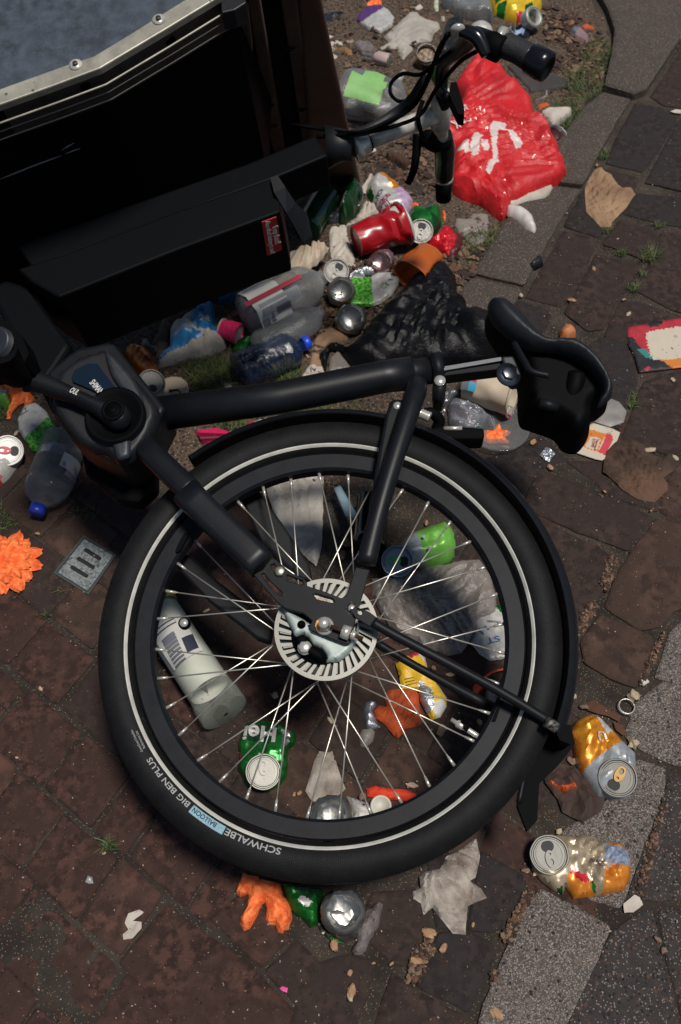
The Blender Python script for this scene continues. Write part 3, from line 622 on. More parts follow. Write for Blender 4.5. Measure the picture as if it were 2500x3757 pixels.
bt = N_.new('ShaderNodeTexBrick'); bt.inputs['Scale'].default_value = 1.0; bt.inputs['Mortar Size'].default_value = .045; bt.inputs['Color1'].default_value = (1,1,1,1); bt.inputs['Color2'].default_value = (1,1,1,1); bt.inputs['Mortar'].default_value = (0,0,0,1)
L_.new(uvn.outputs[0], mp.inputs[0]); L_.new(mp.outputs[0], bt.inputs[0])
wv = N_.new('ShaderNodeTexWave'); wv.inputs['Scale'].default_value = 130; wv.inputs['Distortion'].default_value = .0; L_.new(uvn.outputs[0], wv.inputs[0])
mw = N_.new('ShaderNodeMath'); mw.operation = 'MULTIPLY_ADD'; mw.inputs[1].default_value = .12; L_.new(wv.outputs[0], mw.inputs[0]); L_.new(bt.outputs[0], mw.inputs[2])
sx = N_.new('ShaderNodeSeparateXYZ'); L_.new(uvn.outputs[0], sx.inputs[0])
mk = N_.new('ShaderNodeMapRange'); mk.inputs[1].default_value = .088; mk.inputs[2].default_value = .094; L_.new(sx.outputs[1], mk.inputs[0])  # placeholder tread mask
bpn = N_.new('ShaderNodeBump'); bpn.inputs['Strength'].default_value = .75; bpn.inputs['Distance'].default_value = .0016; L_.new(mw.outputs[0], bpn.inputs['Height']); L_.new(bpn.outputs[0], N_['Principled BSDF'].inputs['Normal'])
wh = bike.add('rear_wheel', ring('w', [(-.012,.2755),(-.0135,.275),(-.014,.253),(-.010,.249),(.010,.249),(.014,.253),(.0145,.2745),(.012,.2760),(.009,.272),(-.009,.272),(-.012,.2755)]), k_rim, sharp=40)
def sect(i0, i1): return ring('w', [tp[j] for j in range(i0, i1+1)])
ty = bike.add('tyre', ring('w', tp, a1=2*math.pi-1e-4), tm, parent=wh)
def torh(R): return math.sqrt(max(1e-8, .0275**2-(R-.303)**2))
bike.add('reflective_stripe', ring('w', [(torh(R)+.0007, R) for R in (.2835,.285,.2865,.288)]+[(torh(.288)-.001,.288),(torh(.2835)-.001,.2835),(torh(.2835)+.0007,.2835)]), k_refl, parent=ty)
bike.add('rim_line', ring('w', [(.0147,.2738),(.0152,.2745),(.0157,.2755),(.0150,.2762)]), k_deep, parent=wh)
def ang_of(r, p, R):
    a, b = BF.px(r, p, torh(R)); return math.atan2(b, a)
def arc_text(s_, r, pa, pb_, R0, hgt, m, bold=.01, parent=None, name='lettering'):
    V, Fc, w, ch = text2d(s_, bold); A0, A1 = ang_of(r, pa, R0), ang_of(r, pb_, R0)
    while A1 > A0: A1 -= 2*math.pi
    o = []
    for x, y in V:
        th = A0+(A1-A0)*x/w; R = R0+y/ch*hgt; o.append(BF.w(R*math.cos(th), R*math.sin(th), torh(R)+.0009))
    o2 = [q-bn*.0006 for q in o]; n = len(o); ec_ = {(f[i], f[(i+1)%len(f)]) for f in Fc for i in range(len(f))}
    bike.add(name, (o+o2, list(Fc)+[tuple(i+n for i in reversed(f)) for f in Fc]+[(b, a, a+n, b+n) for a, b in ec_ if (b, a) not in ec_]), m, parent=parent or ty, smooth=False)
k_print = mat('tyre_print', '#8b8c8c', .6)
arc_text('SCHWALBE', 'R', (523,480), (70,322), .2915, .0085, k_print, .015)
arc_text('BIG BEN PLUS', 'G', (890,296), (706,90), .2915, .0075, k_print)
arc_text('Performance Line', 'G', (686,45), (655,-35), .2915, .0035, k_print, 0)
arc_text('GreenGuard SnakeSkin', 'G', (684,55), (645,-45), .2965, .0032, k_print, 0)
A0, A1 = ang_of('G', (1042,418), .295), ang_of('G', (893,318), .295); A1 = A1-2*math.pi if A1 > A0 else A1
pv = []; pf = []
for i in range(17):
    th = A0+(A1-A0)*i/16
    for R in (.2905, .294, .298, .3015): pv.append(BF.w(R*math.cos(th), R*math.sin(th), torh(R)+.0006))
for i in range(16):
    for j in range(3): pf.append((i*4+j, i*4+j+1, i*4+5+j, i*4+4+j))
bike.add('balloon_mark', (pv, pf), mat('pale_blue_print', '#7fa5b4', .6, var=(300, '#5d7f90', .2)), parent=ty)
arc_text('BALLOON', 'G', (1000,405), (897,330), .2925, .0062, k_deep, .01)
# spokes
for k in range(36):
    th = 2*math.pi*(k+.35)/36; sd_ = 1 if k % 2 else -1; tg = (1 if (k//2) % 2 else -1)*math.radians(58)
    a = BF.w(.043*math.cos(th+tg), .043*math.sin(th+tg), sd_*.027); b = BF.w(.2485*math.cos(th), .2485*math.sin(th), sd_*.002); d = unit(b-a)
    sp = bike.add('spoke', tube([a, b-d*.002], .00115, seg=6), k_spoke, parent=wh); sp['label'] = 'thin steel spoke'; del sp['label']
    bike.add('nipple', tube([b-d*.015, b], [.0018, .0026], seg=8), k_steel, parent=wh)
bike.add('hub', lathe([(-.05,.014),(-.045,.03),(-.032,.046),(-.027,.046),(-.024,.034),(.022,.034),(.026,.046),(.032,.046),(.036,.03),(.05,.028)], BC, BC+bn, seg=40), k_alu, parent=wh, sharp=40)
# brake disc with cooling slots
DF = Frame(BC+bn*.048, bu, bv, bn); NS = 36; rads = [.035,.0435,.0455,.0635,.0655,.0715]; DV = []; DFc = []
NA = NS*4
for R in rads:
    for j in range(NA):
        sl_ = -.13*(R-.0435)/.02; th = 2*math.pi*j/NA+sl_; DV.append(DF.w(R*math.cos(th), R*math.sin(th), 0))
nn_ = len(DV)
for R in rads:
    for j in range(NA):
        sl_ = -.13*(R-.0435)/.02; th = 2*math.pi*j/NA+sl_; DV.append(DF.w(R*math.cos(th), R*math.sin(th), -.003))
op = {(i, j) for i in range(len(rads)-1) for j in range(NA) if (i in (1, 2, 3) and j % 4 in (0, 1) ) and not (i in (1, 3) and j % 4 == 9)}
for i in range(len(rads)-1):
    for j in range(NA):
        if (i, j) in op: continue
        k = (j+1) % NA; DFc += [(i*NA+j, (i+1)*NA+j, (i+1)*NA+k, i*NA+k), (nn_+i*NA+k, nn_+(i+1)*NA+k, nn_+(i+1)*NA+j, nn_+i*NA+j)]
es = {(f[i], f[(i+1)%4]) for f in DFc for i in range(4)}
for (a, b) in list(es):
    if (b, a) not in es and a < nn_: DFc.append((b, a, a+nn_, b+nn_))
bike.add('brake_disc', (DV, DFc), mat('disc_alu', '#84837c', .45, metal=.5, bump=(250,.2,.0004)), parent=wh, smooth=False)
bike.add('cooling_fin', lathe([(.038,.044),(.038,.066),(.036,.066),(.036,.044),(.038,.044)], BC, BC+bn, seg=72, cap=False), mat('fin_grey', '#5a5a57', .5, metal=.6), parent=wh)
for k in range(NS//2):
    th = 2*math.pi*(k*2+.9)/NS; q = [BF.w(R*math.cos(th+o_-.13*(R-.0435)/.02), R*math.sin(th+o_-.13*(R-.0435)/.02), .0465) for R, o_ in ((.045,-.06),(.064,-.06),(.064,.05),(.045,.05))]
    bike.add('fin_vane', (q+[x-bn*.006 for x in q], [(0,1,2,3),(7,6,5,4),(0,4,5,1),(1,5,6,2),(2,6,7,3),(3,7,4,0)]), mat('vane_grey', '#807d76', .5, metal=.5), parent=wh, smooth=False)
bike.add('hub_cap', disc(B('L', 740, 1120, .046), bn, .042, .006, seg=40), k_deep, parent=wh)
BFm = Frame(BC+bn*.050, bu, bv, bn)
bike.add('brake_arm', relief([(345,850),(420,880),(560,960),(620,1000),(700,990),(800,1010),(1050,1080),(1070,960),(1095,1020),(1080,1150),(1000,1290),(900,1370),(770,1382),(775,1310),(730,1250),(640,1210),(600,1140),(540,1110),(470,1140),(440,1060),(390,960)], 'L', BFm, 0, .012, .006, .003, None, zo=.01, smooth_out=False), k_silv, sharp=50)
bike.add('brake_cover', relief([(470,1135),(520,1110),(590,1130),(620,1200),(710,1250),(755,1300),(765,1390),(700,1370),(600,1320),(520,1270),(480,1200)], 'L', BFm, 0, .016, .005, .003, None, zo=.014), k_deep)
bike.add('brake_plate', prism('L', [(600,1030),(640,1060),(700,1110),(820,1160),(1000,1210),(1010,1140),(850,1050),(700,1000)], .060, .066), k_deep, smooth=False)
for (x, y, R, t, hx, m_) in [(570,1245,.0085,.006,True,k_steel),(335,518,.0075,.006,True,mat('zinc', '#b0ab98', .4, metal=.9)),(1022,868,.0085,.004,False,k_steel),(540,1022,.005,.003,False,k_deep)]:
    c = B('L', x, y, .072 if y != 1245 and y != 1022 else .064); bike.add('bolt', join(disc(c-bn*.003, bn, R*1.15, .003, seg=20), (hexnut if hx else (lambda a, b, c_, d: disc(a, b, c_*.75, d, r2=c_*.4)))(c, bn, R, t)), m_)
c = B('L', 762, 1040, .070); bike.add('axle_nut', join(disc(c, bn, .0125, .003), hexnut(c+bn*.003, bn, .0095, .008), disc(c+bn*.011, bn, .008, .012, r2=.0065)), k_steel)
bike.add('lock_washer', prism('L', [(688,980),(716,985),(705,1045),(735,1085),(730,1100),(690,1075),(670,1035)], .072, .075), k_orange, smooth=False)
bike.add('tensioner_rod', tube([B('L', 820, 1040, .082), B('L', 1130, 1160, .078)], .0028, seg=10), mat('rusty_steel', '#4a3327', .6, metal=.6))
bike.add('tensioner_block', tube([B('L', 930, 1085, .080), B('L', 1005, 1112, .080)], .0095, seg=20), k_steel)
bike.add('tensioner_nut', hexnut(B('L', 1018, 1117, .080), B('L', 1050, 1130, .080)-B('L', 1018, 1117, .080), .007, .006), k_steel)
bevel(bike.add('strut_bracket', prism('L', [(1000,880),(1060,850),(1190,900),(1270,960),(1250,1030),(1190,1040),(1060,960)], .074, .078, holes=[[(1075,870),(1110,885),(1125,915),(1110,935),(1080,915)]]), k_frame, smooth=False), .001)
bike.add('mudguard_strut', tube([B('L', 1225, 1000, .076), B('F', 250, 665, .072), B('F', 700, 905, .05), B('F', 1000, 1088, .035)], [.0075,.0068,.0066,.0066], seg=14, smoothk=3), k_frame)
bike.add('mudguard_strut', tube([B('F', 150, 690, -.05), B('F', 350, 810, -.06), B('F', 700, 1000, -.06)], [.006,.006,.008], seg=12, smoothk=3), k_frame)
bike.add('valve', lathe([(0,.003),(.012,.004),(.03,.004),(.032,.0055),(.040,.0055),(.042,.003),(.05,.003)], B('F', 655, 1145, .0), B('F', 560, 1085, .0), seg=14), k_steel, parent=wh)
bike.add('valve_cap', tube([B('F', 590, 1098, .0), B('F', 548, 1072, .0)], [.0055, .005], seg=12), k_deep, parent=wh)
c = B('E', 853, 615, .012); bike.add('spoke_magnet', join(disc(c, bn, .0085, .008), setmi(disc(c+bn*.008, bn, .006, .002), 1)), [k_deep, k_steel], parent=wh)
# mudguard
ma = ang_of('w', (440,1062), .34); mb = ang_of('w', (1293,1700), .345)
while ma < mb: ma += 2*math.pi
gprof = [(-.036,.332),(-.030,.341),(-.016,.3475),(0,.349),(.016,.3475),(.030,.341),(.036,.332),(.033,.331),(.027,.338),(0,.3465),(-.027,.338),(-.033,.331),(-.036,.332)]
def arc(prof, a, b, seg):
    V, Fc = [], []; m = len(prof)
    for i in range(seg+1):
        th = a+(b-a)*i/seg
        for (h, R) in prof: V.append(BF.w(R*math.cos(th), R*math.sin(th), h))
    for i in range(seg):
        for j in range(m-1): Fc.append((i*m+j, i*m+j+1, (i+1)*m+j+1, (i+1)*m+j))
    return V, Fc
bike.add('mudguard', arc(gprof, mb, ma, 90), k_satin, sharp=50)
bike.add('mud_flap', join(prism('X', [(1000,190),(1060,200),(1080,290),(1000,390),(915,470),(905,640),(860,690),(815,575),(845,420),(900,310),(960,250)], -.05, -.03), prism('X', [(985,180),(1040,200),(1060,290),(1010,270),(990,230)], -.03, .03)), k_deep, smooth=False)
bike.add('flap_edge', tube([B('X', 940, 255, -.02), B('X', 890, 330, -.025), B('X', 850, 420, -.03), B('X', 820, 560, -.03)], .004, seg=8, smoothk=4), k_frame)
bike.add('strut_end', tube([B('X', 945, 185, .05), B('X', 995, 215, .046)], [.0072, .0072], seg=12), mat('scraped', '#77756f', .6, metal=.4, var=(200,'#1a1a1c',.1)))
bike.add('reflector_tag', prism('E', [(808,275),(830,225),(850,195),(872,190),(868,205),(830,275),(812,285)], .015, .02), k_deep, smooth=False)
bike.add('reflector_tag', prism('F', [(700,1060),(740,965),(746,970),(715,1060)], .015, .02), k_deep, smooth=False)
# belt guard on the far side
bevel(bike.add('belt_guard', join(prism('E', [(1080,-30),(1170,-30),(1300,150),(1420,330),(1440,420),(1360,400),(1200,240)], -.06, -.04)), k_frame, smooth=False), .004)
bevel(bike.add('far_stay', prism('E', [(800,300),(870,290),(1010,420),(1260,610),(1240,700),(1180,680),(960,510),(820,360)], -.07, -.045), k_frame, smooth=False), .004)
# motor
bevel(bike.add('down_tube', prism('C', [(20,150),(130,185),(230,330),(330,460),(210,640),(120,560),(0,320),(-60,200)], -.05, .04), k_batt, smooth=False), .01, 3)
bevel(bike.add('motor_skirt', prism('M', [(300,560),(420,800),(560,980),(660,1110),(700,1310),(850,1440),(960,1530),(1130,1555),(1270,1430),(1270,1250),(1220,1120),(1000,1150),(690,900)], -.09, -.05), k_deep, smooth=False), .006, 2)
mo = bike.add('motor_housing', prism('M', [(385,475),(560,330),(640,280),(880,232),(940,240),(1010,330),(1350,760),(1350,790),(1255,980),(1180,1150),(1000,1255),(880,1200),(690,1105),(590,1030),(450,860),(395,720)], -.05, .045), k_frame, smooth=False); bevel(mo, .007, 3)
MF = Frame(BC+bn*.045, bu, bv, bn)
bike.add('motor_cover', relief([(460,490),(560,400),(650,340),(870,275),(960,370),(1180,600),(1290,770),(1270,900),(1160,1090),(1050,1190),(960,1210),(860,1130),(680,1080),(560,960),(440,800),(400,690)], 'M', MF, 0, .020, .009, .006, None, zo=.02, smooth_out=True), k_plast, parent=mo)
MF2 = Frame(BC+bn*.0672, bu, bv, bn)
bike.add('motor_crescent', relief([(850,275),(900,310),(1010,425),(1120,570),(1175,700),(1180,830),(1140,940),(1075,1010),(1068,1150),(1030,1185),(960,1190),(925,1090),(860,1020),(800,965),(930,1000),(1030,985),(1110,900),(1120,810),(1080,710),(990,620),(900,480)], 'M', MF2, 0, .006, .006, .004, None, zo=.005, smooth_out=True), k_grey, parent=mo)
bike.add('motor_window', prism('M', [(588,520),(620,460),(720,412),(800,412),(860,490),(1010,690),(880,690),(740,620),(600,560)], .064, .070), k_gloss, parent=mo, smooth=False)
bike.add('lettering', text_on('SHIMANO', B('M', 735, 572, .071), B('M', 838, 690, .071), bn, .010, .02, off=.0006), k_white, parent=mo, smooth=False)
bike.add('crank_socket', lathe([(0,.045),(.012,.045),(.014,.04),(.008,.036)], B('M', 960, 860, .066), B('M', 960, 860, .066)+bn, seg=40), k_deep, parent=mo)
cr = bike.add('crank', relief([(170,420),(300,440),(450,500),(700,620),(890,690),(990,705),(1048,765),(1050,840),(1010,895),(930,915),(860,885),(740,790),(560,700),(400,650),(250,600),(150,590)], 'M', Frame(BC+bn*.085, bu, bv, bn), 0, .018, .012, .004, None, zo=.018, smooth_out=True), k_satin, sharp=60)
c = B('M', 930, 795, .1035); bike.add('crank_bolt', join(lathe([(0,.0165),(.0025,.0165),(.003,.0125),(.0008,.0115)], c, c+bn, seg=30, cap=False)[:3], disc(c-bn*.001, bn, .0125, .0015), disc(c, bn, .006, .002)), k_deep, parent=cr)
bike.add('lettering', text_on('OUL', B('M', 568, 646, .103), B('M', 632, 672, .103), bn, .009, .02, off=.001, italic=.2), k_white, parent=cr, smooth=False)
pd = bike.add('pedal', join(tube([B('M', 190, 500, .10), B('M', 110, 480, .13), B('M', 10, 300, .19)], [.018,.022,.022], seg=16, smoothk=3), setmi(prism('M', [(-150,60),(60,60),(180,180),(240,330),(200,400),(40,430),(-150,470)], .10, .15), 0)), k_deep, smooth=False)
bike.add('pedal_end', lathe([(0,.022),(.01,.022),(.011,.018),(.008,.0001)], B('M', 5, 245, .19), B('M', 5, 245, .19)+unit(bn+bv*-.2-bu*.3), seg=26), k_grey, parent=pd)
# rear light bits between the mudguard and the cup
lt = bike.add('rear_light', prism('N', [(250,590),(320,570),(600,590),(605,640),(590,665),(260,665)], -.05, -.01), k_deep, smooth=False); bevel(lt, .003)
bike.add('light_bracket', tube([B('N', 330, 595, -.01), B('N', 455, 592, -.008)], .0035, seg=8), k_steel)
bike.add('light_bracket', tube([B('N', 190, 500, .0), B('N', 250, 490, .0), B('N', 300, 540, -.01), B('N', 280, 600, -.02)], .009, seg=10, smoothk=4), k_deep)
bike.add('bracket_spring', lathe([(i*.002, .007+.0015*(i%2)) for i in range(9)], B('N', 172, 492, .02), B('N', 215, 510, .02), seg=14), k_steel)
# ---------------- litter ----------------
def inked(name, col, rough=.38, metal=.35, **k): return mat(name, col, rough, metal, bump=(220, .35, .0008), **k)
paper = mat('paper_white', '#b7b0a6', .85, bump=(60, .8, .003), var=(18, '#9b9288', .2), spots=[(60, '#6f6256', .93, .3)])
tissue = mat('tissue_dirty', '#aaa298', .9, bump=(60, 1, .004), var=(28, '#6d6057', .18))
cream = mat('paper_cream', '#b9ab98', .8, bump=(160, .2, .0005), var=(20, '#a5937e', .2))
kraft = mat('kraft_paper', '#7a604a', .88, bump=(130, .4, .0008), var=(26, '#644a36', .18), var2=(9, '#94785c', .15))
kraftd = mat('kraft_wet', '#36261c', .85, bump=(80, .7, .002), var=(20, '#211711', .18), var2=(7, '#553c2c', .10))
alu = mat('can_aluminium', '#a8a7a3', .38, metal=.95, bump=(90, .35, .001), var=(60, '#8d8c88', .2))
alud = mat('can_aluminium_dull', '#8a8884', .4, metal=.9, bump=(90, .4, .001))
lidm = mat('can_lid_silver', '#73726d', .45, metal=.55, bump=(160, .2, .0005), spots=[(150, '#5a5650', .94, .3)])
lidw = mat('can_lid_white', '#b9b8b4', .45, metal=.3, bump=(160, .2, .0005))
hole = mat('dark_opening', '#0c0c0d', .6)
green = inked('can_green', '#1f7a2c', .28, .5, var=(40, '#0f4a1c', .15)); lime = inked('can_lime', '#6fae4a', .4, .25, var=(50, '#5c9a3a', .2))
leaf = inked('leaf_print', '#62b032', .4, .2, var=(150, '#1f6a26', .06)); dgreen = inked('bottle_green_dark', '#0f3a1e', .25, .3)
yel = inked('can_yellow', '#d9952a', .32, .45, var=(60, '#b5651a', .14)); grey = inked('can_grey', '#9ba0a3', .42, .3, var=(90, '#7e858b', .2))
beige = inked('can_beige', '#b3a48c', .35, .45, var=(50, '#8e7e68', .16)); orangec = inked('can_orange', '#d78a34', .32, .4, var=(60, '#c06c1c', .16))
redc = inked('print_red', '#b01c28', .4, .15); blue = mat('print_blue', '#1f6fa0', .4, bump=(150, .3, .001), var=(40, '#185a8c', .2))
navy = mat('print_navy', '#1d2440', .5); purple = inked('print_purple', '#4a2a60', .5, .1); lilac = inked('print_lilac', '#9c7fa6', .45, .2, var=(80,'#b3a0b4',.1))
amber = inked('can_amber', '#a85a10', .25, .5, var=(50, '#5e2c08', .12)); whitec = inked('can_white', '#b4b3b0', .42, .2, var=(60, '#96938f', .18))
petal = mat('petal_orange', '#ea5a1c', .8, bump=(160, 1, .003), var=(45, '#c23a0e', .15), var2=(90, '#f58a4a', .12), spots=[(160, '#6a2a10', .95, .25)]); petald = mat('petal_orange_dirty', '#c04e1a', .8, bump=(200, .8, .002), var=(45, '#8a3a16', .16))
redbag = mat('red_plastic', '#c4181d', .5, bump=(70, .7, .004), var=(10, '#a81218', .2), coat=.12); redcup = mat('red_cup_plastic', '#900b15', .3, bump=(60, .2, .001), coat=.15)
blackbag = mat('black_bag_plastic', '#06070a', .40, bump=(38, .8, .005), spec=.25)
clear = mat('clear_plastic', '#7a7e80', .10, trans=-.24, bump=(45, .9, .004)); clear2 = mat('clear_film', '#8f8780', .3, trans=-.42, bump=(90, .9, .003)); clearb = mat('blue_bottle_plastic', '#0b2140', .1, trans=-.42, bump=(45, .8, .003))
glassg = mat('glass_pale', '#8c9288', .06, trans=-.25, bump=(20, .1, .001)); frost = mat('frosted_inside', '#dfe1d5', .5, trans=-.96, bump=(40, .2, .001))
capb = mat('cap_blue', '#1434a0', .4); pink = mat('pink_plastic', '#b5184e', .4); cardred = mat('card_red', '#a81f30', .6, var=(50, '#8c1a28', .2)); cardblk = mat('card_black', '#14161c', .6); cardteal = mat('card_teal', '#1f6f68', .6); cardor = mat('card_orange', '#b56a1e', .6)
card = mat('card_cream', '#b0a696', .75, spots=[(60, '#5c5246', .9, .35), (140, '#6a5a48', .93, .3)], bump=(200, .2, .0004)); yelp = mat('carton_yellow', '#c9a11c', .5, spots=[(500, '#7a5a14', .5, .3)], bump=(100, .2, .001))
foil = mat('foil', '#b8bcc0', .3, metal=.85, bump=(60, 1, .004)); ink = mat('ink_blue_black', '#23283a', .6); inkgr = mat('ink_green', '#3f8a4e', .6); slate = mat('slate_grey', '#3a3533', .8, bump=(60,.4,.001), var=(20,'#2c2826',.2)); bark = mat('bark_brown', '#3d261a', .9, bump=(60, 1, .004))
chip = mat('wood_chip', '#9c7f62', .8, var=(90, '#7a553a', .15)); chipw = mat('pale_chip', '#a89a84', .75, var=(120, '#8a7660', .2)); peb = mat('pebble', '#7a6757', .8, bump=(150, .6, .002), var=(60, '#5a463a', .2)); cotton = mat('grey_cotton', '#7d7674', .95, bump=(220, 1, .004), var=(60, '#5c5452', .2), spots=[(120, '#5a3a2c', .9, .35)])

def tocam(c): return unit(CAMP-np.array(c))
def can_lid(T, r, p, z, dia=.054, tilt=.75, updir=None, m=None, tabm=None, opened=True, parent=None, rot=0.0, tab=True, nudge=(0,0,0)):
    c = G(r, *p, z); n = unit(tilt*tocam(c)+(1-tilt)*np.array([0, 0, 1])+np.array(nudge)); R = dia/2; m = m or lidm
    ld = T.add('lid', lathe([(-.007, R*.94), (-.004, R*1.0), (-.001, R*1.02), (0, R*.99), (0, R*.94), (-.0042, R*.89), (-.0042, R*.84), (-.0022, R*.80), (-.0022, R*.45), (-.0024, .00005)], c, c+n, seg=40, cap=False, crum=(60, .0008), seed=int(p[0])), [m], parent=parent, sharp=40)
    u = unit(np.cross([0, 1, .2], n)); v = np.cross(n, u); cu, su = math.cos(rot), math.sin(rot); fr = Frame(c-n*.0018, u*cu+v*su, v*cu-u*su, n)
    el = lambda cx, cy, a, b, k=18: [(cx+a*math.cos(2*math.pi*i/k), cy+b*math.sin(2*math.pi*i/k)) for i in range(k)]
    if opened: T.add('opening', prism(None, el(0, -R*.42, R*.33, R*.30), 0, .0006, fr), hole, parent=ld, smooth=False)
    if tab: T.add('pull_tab', prism(None, el(0, R*.22, R*.25, R*.44, 22), .0012, .0026, fr, holes=[el(0, R*.38, R*.14, R*.17, 14), el(0, -.02*R, R*.09, R*.07, 10)]), tabm or m, parent=ld, smooth=False)
    T.add('score_ring', prism(None, el(0, 0, R*.70, R*.74, 30), 0, .0007, fr, holes=[el(0, 0, R*.66, R*.70, 30)]), m, parent=ld, smooth=False)
    return ld
def can_base(T, r, p, z, dia=.062, tilt=.75, m=None, nudge=(0,0,0), depth=.02, parent=None):
    c = G(r, *p, z+.006); n = unit(tilt*tocam(c)+(1-tilt)*np.array([0, 0, 1])+np.array(nudge)); R = dia/2
    return T.add('can_base', lathe([(-depth, R*1.04), (-.009, R*1.04), (-.003, R*.92), (0, R*.80), (.0005, R*.77), (-.0005, R*.74), (-.004, R*.70), (-.008, R*.45), (-.009, .0001)], c, c+n, seg=44, cap=False, crum=(55, .006), seed=int(p[1])), m or alu, sharp=50, parent=parent)
def zf_(): f = LAST; return lambda x, y: f(x, y)
def label_text(T, s_, r, a, b, hgt, m, parent=None, bold=.01, off=.0012, z=0):
    f = LAST; P0, P1 = G(r, *a, z), G(r, *b, z); T.add('lettering', text_on(s_, P0, P1, np.array([0, 0, 1.]), hgt, bold, zf=f, off=off), m, parent=parent, smooth=False)
def piece(name, label, cat, pts, r, m, group=None, **k):
    ms = m if isinstance(m, list) else [m]; g = relief(pts, r, **k); return single(name, label, cat, g, ms, group=group, sharp=24)
def T_(name, label, cat, r, p, group=None): return Thing(name, label, cat, G(r, *p), group)
GC = 'crushed drink cans in the litter'; GP = 'orange paper petals'; GT = 'crumpled papers and tissues'; GB = 'discarded bottles'; GU = 'discarded cups'

# -- red carrier bag --
t = T_('carrier_bag', 'large crumpled red plastic carrier bag with white letters beside the kerb', 'bag', 'K', (900, 650))
sr = [('B', [(700,575),(745,580),(765,600),(755,618),(790,625),(832,700),(800,712),(750,640),(725,618),(712,700),(722,780),(700,795),(683,825),(662,815),(690,770),(698,765),(688,690),(683,610)], 1),
      ('B', [(565,675),(580,672),(590,715),(612,640),(632,640),(650,665),(635,690),(632,750),(615,755),(600,738),(560,722),(540,718),(528,700)], 1), ('B', [(640,685),(665,690),(682,722),(660,728),(640,715)], 1)]
bg_ = t.add('bag_body', relief([(570,300),(600,262),(640,238),(668,262),(672,285),(700,290),(740,295),(775,330),(830,395),(885,460),(895,520),(925,530),(965,580),(1000,650),(1030,720),(1050,775),(1000,820),(900,862),(800,905),(752,975),(712,955),(640,900),(560,880),(520,850),(505,800),(520,740),(515,660),(440,610),(385,600),(430,575),(500,540),(540,480),(560,420),(520,370)], 'B', GF, 0, .045, .03, .0055, (15, .030), sr, 5, 'sheet', thick=.002, zo=.03), [redbag, mat('bag_white_print', '#c3b6b2', .45, bump=(90,.4,.001))], sharp=22)
F_ = LAST
label_text(t, 'ORK', 'B', (570,608), (492,640), .030, MATS['bag_white_print'], bg_, .02, .004); label_text(t, 'APP', 'B', (570,548), (480,585), .026, MATS['bag_white_print'], bg_, .02, .004)
t.add('inner_edge', relief([(750,940),(780,915),(900,868),(1000,822),(960,895),(940,910),(860,925),(810,945),(770,960)], 'B', GF, .004, .012, .01, .006, (30, .006), (), 3, 'sheet'), paper)
t.add('white_handle', relief([(750,945),(800,950),(850,965),(885,990),(905,1050),(895,1070),(850,1050),(810,1010),(770,985)], 'B', GF, .002, .022, .02, .005, (35, .012), (), 4, 'sheet'), mat('white_plastic', '#b9b5b2', .4, bump=(60,.4,.002)))
# -- black bag --
piece('rubbish_bag', 'crumpled black plastic rubbish bag lying behind the saddle and seat tube', 'bag', [(0,450),(50,430),(110,370),(190,280),(260,200),(330,130),(400,80),(440,60),(500,75),(540,110),(545,190),(580,240),(590,290),(650,290),(710,320),(780,400),(820,500),(760,520),(600,520),(450,530),(380,520),(250,540),(160,560),(60,530),(20,490)], 'D', blackbag, base=0, H=.065, edge=.06, cell=.006, crum=(13, .045), seed=8, kind='sheet', thick=.002, zo=.035)
piece('rubbish_bag_scrap', 'torn strip of black plastic looping over the brown paper', 'bag scrap', [(925,1370),(990,1300),(1060,1285),(1150,1340),(1300,1380),(1450,1420),(1400,1440),(1200,1400),(1100,1345),(1010,1330),(985,1400),(975,1500),(940,1430)], 'I', blackbag, H=.012, edge=.01, crum=(40, .012), kind='sheet', base=.012)
# -- kraft / paper napkins --
piece('paper_napkin', 'folded tan kraft paper napkin on the dark bricks near the kerb', 'napkin', [(805,275),(870,270),(960,330),(1010,400),(1060,440),(1130,445),(1170,490),(1140,530),(1120,560),(1090,610),(1020,680),(960,740),(955,782),(860,780),(800,720),(735,650),(725,560),(720,430),(760,350)], 'P', kraft, group='kraft napkins', H=.005, edge=.02, cell=.0038, crum=(24, .022), seed=12, kind='sheet', zo=.008)
piece('paper_napkin', 'dark soggy brown paper napkin flattened on the bricks right of the saddle', 'napkin', [(1000,280),(1110,270),(1180,290),(1250,330),(1290,400),(1400,430),(1470,400),(1560,450),(1560,490),(1500,550),(1410,610),(1450,660),(1450,720),(1330,830),(1180,800),(1050,720),(950,620),(870,570),(880,470),(910,380)], 'S', kraftd, group='kraft napkins', H=.003, edge=.012, cell=.0038, crum=(22, .016), seed=14, kind='sheet')
t = T_('brown_paper_bag', 'torn brown paper with a small zip bag beside the black bag', 'paper bag', 'I', (1000, 1300))
t.add('sheet', relief([(900,1190),(1040,1180),(1160,1210),(1130,1280),(1000,1290),(930,1370),(960,1430),(990,1500),(1100,1520),(1155,1470),(1100,1380),(1060,1340),(1090,1300),(1100,1340),(1160,1460),(1000,1560),(800,1560),(850,1440),(880,1300)], 'I', GF, 0, .008, .01, .005, (22, .016), (), 4, 'sheet'), kraft)
t.add('zip_bag', relief([(1000,1400),(1060,1345),(1150,1460),(1140,1480),(990,1500)], 'I', GF, .008, .004, .006, .005, (22, .006), (), 4, 'sheet'), clear2)
t = T_('torn_label', 'torn white printed paper poking out above the seat tube', 'paper', 'I', (900, 1500))
t.add('sheet', relief([(790,1535),(850,1450),(900,1420),(940,1425),(970,1505),(880,1560)], 'I', GF, .006, .006, .01, .005, (22, .01), (), 6, 'sheet'), paper); label_text(t, 'AJ', 'I', (905,1502), (860,1510), .009, ink)
